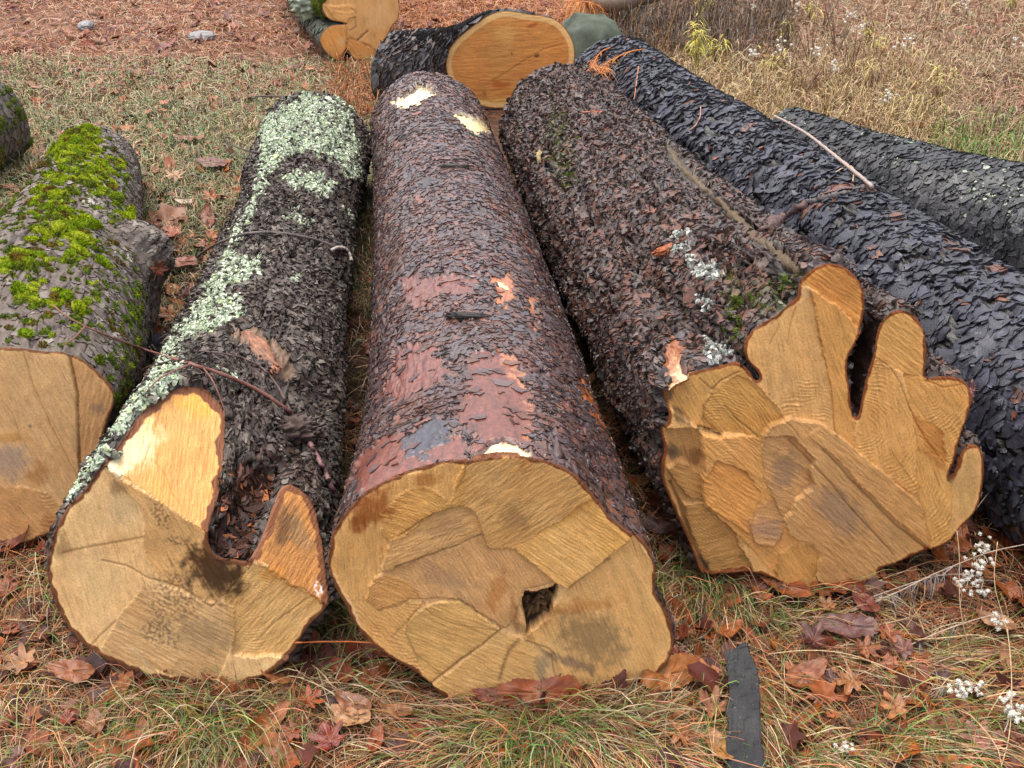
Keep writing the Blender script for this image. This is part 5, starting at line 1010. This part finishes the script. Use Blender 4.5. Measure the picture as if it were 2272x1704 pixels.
# black bark strip lying in the grass
sp = Z9([(380,935),(430,925),(470,890),(520,885),(530,950),(560,1010),(585,1060),(592,1200),(598,1280),(592,1340),(605,1420),(598,1500),(620,1580),(636,1660),(640,1790),(395,1790),(385,1600),(378,1500),(398,1400),(382,1330),(384,1280),(402,1200),(392,1100),(378,1000)])
def strip():
    sq = chaikin(sp, 1); xs = np.arange(sq[:, 0].min()-2, sq[:, 0].max()+2, 2.2); ys = np.arange(sq[:, 1].min()-2, sq[:, 1].max()+2, 2.2)
    U, Vv = np.meshgrid(xs, ys); uv = np.stack([U, Vv], -1); ins = inpoly(uv, sq); c = ins[:-1, :-1] & ins[1:, :-1] & ins[:-1, 1:] & ins[1:, 1:]
    use = np.zeros(ins.shape, bool)
    for a in (slice(0, -1), slice(1, None)):
        for b in (slice(0, -1), slice(1, None)): use[a, b] |= c
    idx = -np.ones(ins.shape, int); idx[use] = np.arange(use.sum()); q = uv[use]; m = len(q)
    A_ = ground(*b1(Z9, 450, 900), .075); B_ = ground(*b1(Z9, 380, 1780), .03); D_ = ground(*b1(Z9, 640, 1780), .045)
    n = norm(np.cross(B_-A_, D_-A_)); n = n if n[2] > 0 else -n
    P = onplane(q, A_, n); st = np.stack([q[:, 0]/7, q[:, 1]/60, q[:, 0]*0], -1)
    h = .0022*fbm(st, 4, .65)-.002*sstep(noise(np.stack([q[:, 0]/26+3, q[:, 1]/9, q[:, 0]*0], -1)), .35, .6)-.006*((q[:, 0]-1650)/60)**2*.5
    top = P+n*(h[:, None]); bot = P-n*.012+n*(.3*h[:, None]); i, j = np.nonzero(c)
    F = np.stack([idx[i, j], idx[i+1, j], idx[i+1, j+1], idx[i, j+1]], -1)
    e = {}
    for f in F.tolist():
        for a, b in ((f[0], f[1]), (f[1], f[2]), (f[2], f[3]), (f[3], f[0])):
            if (b, a) in e: del e[(b, a)]
            else: e[(a, b)] = 1
    E_ = np.array(list(e)); side = np.stack([E_[:, 0], E_[:, 1], E_[:, 1]+m, E_[:, 0]+m], -1)
    cc = S(30,30,33)*(1+.3*fbm(st*1.5+3, 3))[:, None]; bl = sstep(noise(q[:, :1]*np.array([[1, 0, 0]])/9+q[:, 1:]*np.array([[0, 1, 0]])/9), .55, .65)[:, None]; cc = cc*(1-bl*.35)+S(130,150,120)*bl*.35*(rng.random((m, 1)) < .3)
    o = mesh_obj('bark_strip', np.vstack([top, bot]), [F, F[:, ::-1]+m, side], M_bark_dull, None, np.vstack([cc, cc*.8]))
    tag(o, 'narrow charcoal black strip of bark lying in the grass at the bottom edge', 'bark strip')
strip()
# mossy boulder and back-of-scene wood
tag(lump('boulder', np.array([.385, 5.12, -.02]), [1, 0, 0], (.21, .2, .315), M_stone, None, S(58,62,52), 4, .10, S(84,94,80), fr=1.6), 'mossy grey-green boulder behind the oval orange log end', 'boulder')
for (x, y, l) in [(1240, 235, 'flat pale grey stone in the rusty litter, left of the lobed log end'), (530, 170, 'small bluish grey stone in the rusty litter near the upper left corner')]:
    g = ground(*b1(Z1, x, y)); tag(lump('stone', g+np.array([0,0,.01]), [1, 0, 0], (.075 if x > 1000 else .04, .06, .028), M_stone, None, S(150,150,152), x, .2, S(124,118,116)), l, 'stone')
def limb(pts, hs, r, col, label, name='dead_branch'):
    P = smooth_path([ground(*b1(Z6, x, y), h) for (x, y), h in zip(pts, hs)], 60); root = empty(name, (0,0,0), label, 'branch')
    tube_obj('stem', P, np.interp(np.linspace(0, 1, 60), np.linspace(0, 1, len(r)), r), M_bark_dull, root, col, 14, .05); return root
limb([(380,-60),(560,10),(690,50),(860,20),(1050,-20),(1250,-70)], [.05,.16,.2,.2,.2,.2], [.05,.055,.05,.045,.04], S(112,92,78), 'dark arched branch at the top edge, above the boulder')
r_ = limb([(720,60),(830,120),(960,170),(1050,250),(1100,330)], [.12,.12,.1,.08,.05], [.05,.06,.062,.06,.05], S(128,116,98), 'thick grey rotten branch right of the boulder, under the arched one')
limb([(960,250),(1060,360),(1140,430)], [.05,.05,.04], [.04,.035,.03], S(74,64,56), 'short dark fallen branch poking out beside the grey rotten one')

# ================================================================ plants
def stemz(fn, pts, hs, n=30): return smooth_path([ground(*b1(fn, x, y), h) for (x, y), h in zip(pts, hs)], n)
def ribs(P, d, L, w_, droop, col, K=4):
    "small ribbon leaves at points P along directions d"
    n = len(P); s = np.linspace(0, 1, K+1)[None, :, None]; path = P[:, None]+d[:, None]*L[:, None, None]*s; path[..., 2] -= (droop*L)[:, None]*s[..., 0]**2
    sd_ = norm(np.cross(d, [0, 0, 1.])+rng.normal(0, .25, (n, 3))); w2 = (w_[:, None]*np.sin(np.pi*(.12+.85*s[..., 0])))[..., None]*.5
    V = np.stack([path+sd_[:, None]*w2, path-sd_[:, None]*w2], 2).reshape(n, -1, 3); b = (np.arange(n)*2*(K+1))[:, None]; k = np.arange(K)*2
    F = np.stack([b+k, b+k+1, b+k+3, b+k+2], -1).reshape(-1, 4); return V.reshape(-1, 3), F, np.repeat(col, 2*(K+1), 0)
def seedballs(cs, r):
    V, F, Cc, o = [], [], [], 0
    th = np.linspace(0, 2*np.pi, 8, endpoint=False); ph = np.linspace(.05, np.pi-.05, 6)
    U = np.stack([np.outer(np.sin(ph), np.cos(th)), np.outer(np.sin(ph), np.sin(th)), np.outer(np.cos(ph), np.ones(8))], -1).reshape(-1, 3)
    i = np.arange(5)[:, None]*8; j = np.arange(8)[None]; Fb = np.stack([i+j, i+(j+1) % 8, i+8+(j+1) % 8, i+8+j], -1).reshape(-1, 4)
    for c in cs:
        rr = r*(.7+.5*rng.random()); v = c+U*rr*(1+.18*rng.normal(size=(48, 1)))*np.array([1, 1, .85]); V.append(v); F.append(Fb+o); o += 48
        Cc.append(np.tile(S(206,202,190), (48, 1))*(1+.12*rng.normal(size=(48, 1))))
        m = 26; d = norm(rng.normal(size=(m, 3))); t = norm(np.cross(d, rng.normal(size=(m, 3))))*.0006; q = c+d*rr*.8
        v = np.stack([q+t, q-t, q-t+d*rr*.65, q+t+d*rr*.65], 1).reshape(-1, 3); V.append(v); F.append(np.arange(4*m).reshape(-1, 4)+o); o += 4*m; Cc.append(np.tile(S(226,222,212), (4*m, 1)))
    return np.vstack(V), np.vstack(F), np.vstack(Cc)
def seedplant(fn, stem, hs, heads, hh, label, r=.0037, nb=6, leaves=0, lrange=(.1, .6), group=None, sr=.0016, hr=.014):
    root = empty('seed_head_weed', (0,0,0), label, 'weed', group); P = stemz(fn, stem, hs); tube_obj('stem', P, np.linspace(sr, sr*.6, len(P)), M_twig, root, S(176,158,140), 6, .05)
    for (x, y) in heads:
        c = ground(*b1(fn, x, y), hh); a = P[np.argmin(np.linalg.norm(P-c, axis=1)+.02*(np.arange(len(P)) < 10))]
        mid = (a+c)/2+np.array([0, 0, .01]); tube_obj('head_stalk', smooth_path([a, mid, c], 10), sr*.6, M_twig, root, S(170,150,130), 5)
        V, F_, Cc = seedballs(c+rng.normal(0, hr*.6, (nb, 3)), r); mesh_obj('seed_head', V, [F_], M_seed, root, Cc)
    if leaves:
        k = (len(P)*(lrange[0]+(lrange[1]-lrange[0])*rng.random(leaves))).astype(int); d = norm(np.stack([rng.normal(0, .4, leaves), -.3+rng.normal(0, .3, leaves), -.6+rng.normal(0, .3, leaves)], -1))
        V, F_, Cc = ribs(P[k], d, rng.uniform(.02, .045, leaves), np.full(leaves, .0024), rng.normal(.3, .4, leaves), np.tile(S(142,132,128), (leaves, 1))*(1+rng.normal(0, .12, (leaves, 1))))
        mesh_obj('withered_leaves', V, [F_], M_grass, root, Cc)
    return root
seedplant(Z9, [(1150,700),(1400,600),(1650,470),(1850,390),(2000,330),(2230,285)], [.01,.03,.06,.09,.12,.14], [(1940,265),(1975,310),(1905,385),(1925,425),(1990,400)], .12, 'arching weed with the largest white fluffy seed heads, right of the fluted butt', leaves=60, lrange=(.05,.65))
seedplant(Z9, [(1200,640),(1500,530),(1700,470),(1900,470),(1960,500)], [.01,.03,.05,.07,.07], [(1830,480),(1870,490),(1860,545),(1945,505),(1950,565)], .07, 'lower weed with four drooping white seed heads beneath the largest ones', leaves=40, lrange=(.05,.7))
seedplant(Z9, [(1500,910),(1700,820),(1900,750),(2060,710)], [.01,.02,.05,.07], [(2040,735),(2065,765)], .07, 'weed with one white seed head by the round pale leaf at right', leaves=14)
seedplant(Z9, [(1640,1180),(1760,1150),(1900,1150)], [.01,.02,.04], [(1805,1170),(1825,1210),(1895,1160)], .03, 'low weed with white fluff flattened in the grass at lower right', leaves=14, nb=11)
seedplant(Z9, [(2060,1500),(2120,1380),(2130,1240)], [.01,.03,.06], [(2125,1240),(2150,1300),(2140,1330)], .05, 'weed with white fluff at the right edge above the pinkish leaf', leaves=10, nb=11)
seedplant(Z9, [(1020,1600),(1060,1560),(1100,1520)], [.01,.02,.03], [(1090,1520),(1120,1565)], .02, 'small frayed grey seed head at the bottom, right of the black strip', leaves=6, nb=5, r=.0035)
def stalk(fn, pts, hs, label, col=S(196,168,128), r=.0012, grp=None):
    root = empty('dry_stalk', (0,0,0), label, 'stalk', grp); tube_obj('stem', stemz(fn, pts, hs, 26), np.linspace(r, r*.6, 26), M_twig, root, col, 5); return root
stalk(Z9, [(1900,1010),(1830,760),(1812,560),(1818,360),(1800,200)], [.0,.1,.16,.22,.26], 'upright pale stalk right of the fluted butt, left of the seed heads')
stalk(Z9, [(2140,1250),(2130,900),(2080,720),(2020,520),(2050,270)], [.0,.1,.14,.2,.26], 'tall pale stalk near the right edge behind the seed heads')
stalk(Z9, [(2070,1659),(2130,1450),(2140,1100),(2110,800)], [.01,.03,.08,.12], 'pale stalk rising from the pinkish corner leaf')
stalk(Z9, [(1540,870),(1750,860),(1950,830),(2212,950)], [.02,.05,.06,.03], 'low arched straw stalk at right below the seed heads')
stalk(Z9, [(640,960),(900,930),(1180,960),(1560,1130),(1900,1190)], [.02,.05,.05,.05,.02], 'long straw stalk lying over the leaf pile')
stalk(lambda p: T(1472,550,2.765,p), [(1890,1640),(2010,1480),(2090,1400),(2212,1290)], [.08,.14,.18,.22], 'thin grey stalk leaning on the scaly log at the right edge', S(170,150,126))
stalk(Z6, [(870,480),(960,250),(1040,100),(1100,-60)], [.02,.15,.25,.35], 'left one of three leaning straw stalks behind the scaly log', r=.003)
stalk(Z6, [(930,510),(1050,300),(1150,140),(1260,-30)], [.02,.15,.25,.35], 'middle one of three leaning straw stalks behind the scaly log', r=.003)
stalk(Z6, [(1280,650),(1390,400),(1480,180),(1520,-20)], [.02,.18,.3,.4], 'right one of three leaning straw stalks behind the scaly log', r=.003)
def goldenrod(u, v, h, n, label, cols, group=None, name='yellow_weed', cat='weed', droop=.8, ll=.05, wd=.005, spread=1., stemc=S(128,104,64)):
    x, y, _ = ground(u, v); z = float(gz(np.array([x]), np.array([y]))[0]); root = empty(name, (x, y, z), label, cat, group); root.location = (x, y, z)
    ns = 5; Vs = []
    for k in range(ns):
        e = np.array([rng.normal(0, .22*spread)*h, rng.normal(0, .1)*h, h*rng.uniform(.75, 1.1)]); P = smooth_path([[0, 0, 0], e*.5+[0, 0, .03*h], e], 20)
        tube_obj('stem', P, np.linspace(.003, .0014, 20), M_twig, root, stemc, 5)
        m = n//ns; q = P[(20*(.35+.64*rng.random(m)**.8)).astype(int)]; a = rng.random(m)*6.28; d = norm(np.stack([np.cos(a), np.sin(a), rng.uniform(.1, .8, m)], -1))
        Vs.append(ribs(q, d, ll*np.exp(rng.normal(0, .3, m)), np.full(m, wd), np.full(m, droop)*rng.uniform(.6, 1.6, m), pick(cols, [1]*len(cols), m)))
    V, F_, Cc = join(Vs); mesh_obj('leaves', V, [F_], M_grass, root, Cc); return root
yel = [S(206,196,70), S(222,208,96), S(190,180,60), S(176,176,84)]
goldenrod(*b1(Z6, 1740, 900), .30, 150, 'tallest bright yellow weed with drooping leaves, behind the scaly log', yel)
goldenrod(*b1(Z6, 2000, 800), .17, 60, 'short bright yellow weed right next to the tallest yellow one', yel)
goldenrod(*b1(Z6, 1800, 300), .2, 60, 'yellow weed at the top edge above the tallest yellow weed', yel)
for (x, y, h) in [(1230,560,.16),(760,300,.16),(1290,430,.2),(1680,620,.16),(650,460,.15),(1250,270,.14),(900,120,.12),(2130,60,.1)]:
    goldenrod(*b1(Z3, x, y), h, 45, 'small fading yellow weed in the straw grass on the slope', [S(200,188,84), S(186,170,92), S(176,160,80)], 'fading yellow weeds on the slope')
brn = [S(138,96,72), S(156,112,84), S(120,90,72)]
for (x, y, h) in [(900,400,.26),(1060,330,.3),(980,180,.26),(560,220,.26),(760,450,.2),(1150,480,.24),(420,200,.2),(640,120,.22),(1290,580,.16),(1600,650,.14),(1000,560,.2),(500,420,.16),(90,230,.3),(20,260,.3),(170,180,.26),(240,60,.26),(850,600,.16),(1750,800,.14)]:
    goldenrod(*b1(Z3, x, y), h, 130, 'brown feathery dead weed in the thicket on the slope', brn, 'brown dead weeds on the slope', 'dead_weed', 'weed', .1, .035, .003, 1.6, S(120,92,74))
for (x, y) in [(560,70),(800,60),(1140,130),(1210,220),(1480,300),(550,370),(1410,640),(730,330),(940,330),(1040,450),(1850,60),(2190,260)]:
    u, v = b1(Z3, x, y); seedplant(lambda p: np.array(p, float), [(u-14, v+34), (u-4, v+10), (u, v-14)], [.0, .12, .2], [(u+rng.normal(0,7), v+rng.normal(-14,6)) for _ in range(3)], .18, 'thin weed topped with white fluff on the slope beyond the black logs', group='white fluffy weeds on the slope', r=.006, nb=3, sr=.002, hr=.025)
def sprig(path, n, L, col, label, droop=.6, wd=.0022, r=.003, parent=None, cat='sprig', sp=.8):
    root = empty('pine_sprig', (0,0,0), label, cat); P = smooth_path(path, 40); tube_obj('stem', P, r, M_twig, root, col[0]*.8, 6)
    k = rng.integers(2, 40, n); t = norm(np.gradient(P, axis=0))[k]; d = norm(t*.7+rng.normal(0, sp, (n, 3)))
    V, F_, Cc = ribs(P[k], d, L*np.exp(rng.normal(0, .3, n)), np.full(n, wd), np.full(n, droop), pick(col, [1]*len(col), n), 3); mesh_obj('needles', V, [F_], M_needle, root, Cc); return root
oc = [S(206,122,52), S(188,102,44), S(216,146,76)]
def onlog(fn, pts, l): return [hit(*b1(fn, x, y))[0]+np.array([0, -.3, 1])*l for x, y in pts]
sprig(onlog(Z6, [(1080,660),(900,690),(760,760),(640,820),(560,960)], .02), 130, .055, oc, 'rusty orange needle sprig draped over the far end of the scaly log')
sprig(onlog(Z6, [(680,640),(560,690),(490,800),(450,900)], .02), 90, .05, oc, 'shorter rusty needle sprig hanging left of the longer one on the scaly log')
sprig([ground(*b1(Z6, x, y), h) for x, y, h in [(150,20,.25),(330,10,.33),(480,40,.33),(590,110,.3)]], 170, .09, oc, 'orange needle sprig drooping over the boulder at the top', 1.1)
sprig(onlog(Z6, [(230,1420),(400,1390),(590,1390)], .006), 60, .03, [S(196,110,70), S(170,90,60)], 'short reddish needle wisp on top of the fluted log')
sprig(onlog(Z9, [(1480,840),(1400,960),(1440,1080),(1540,1200),(1640,1300)], .02), 190, .022, [S(196,116,46), S(170,96,40)], 'feathery orange sprig in the grass right of the leaf pile', .2, .0016, .0014)
sprig(onlog(Z9, [(1280,760),(1330,880),(1420,960)], .02), 100, .02, [S(190,110,46), S(160,92,44)], 'small feathery orange sprig above the larger feathery one', .2, .0016, .0012)
sprig(onlog(Z1, [(1290,1420),(1310,1500),(1290,1560)], .01), 130, .035, [S(190,124,80), S(170,108,70)], 'tan dried tuft in the gap left of the lichen log', .4, .0015)
tag(lump('dark_stone', hit(*b1(Z4, 900, 700))[0]+np.array([0,.02,.03]), [1, 0, 0], (.055, .05, .06), M_stone, None, S(58,58,66), 31, .25, S(44,42,48)), 'dark wet stone in the gap between the two left butts', 'stone')
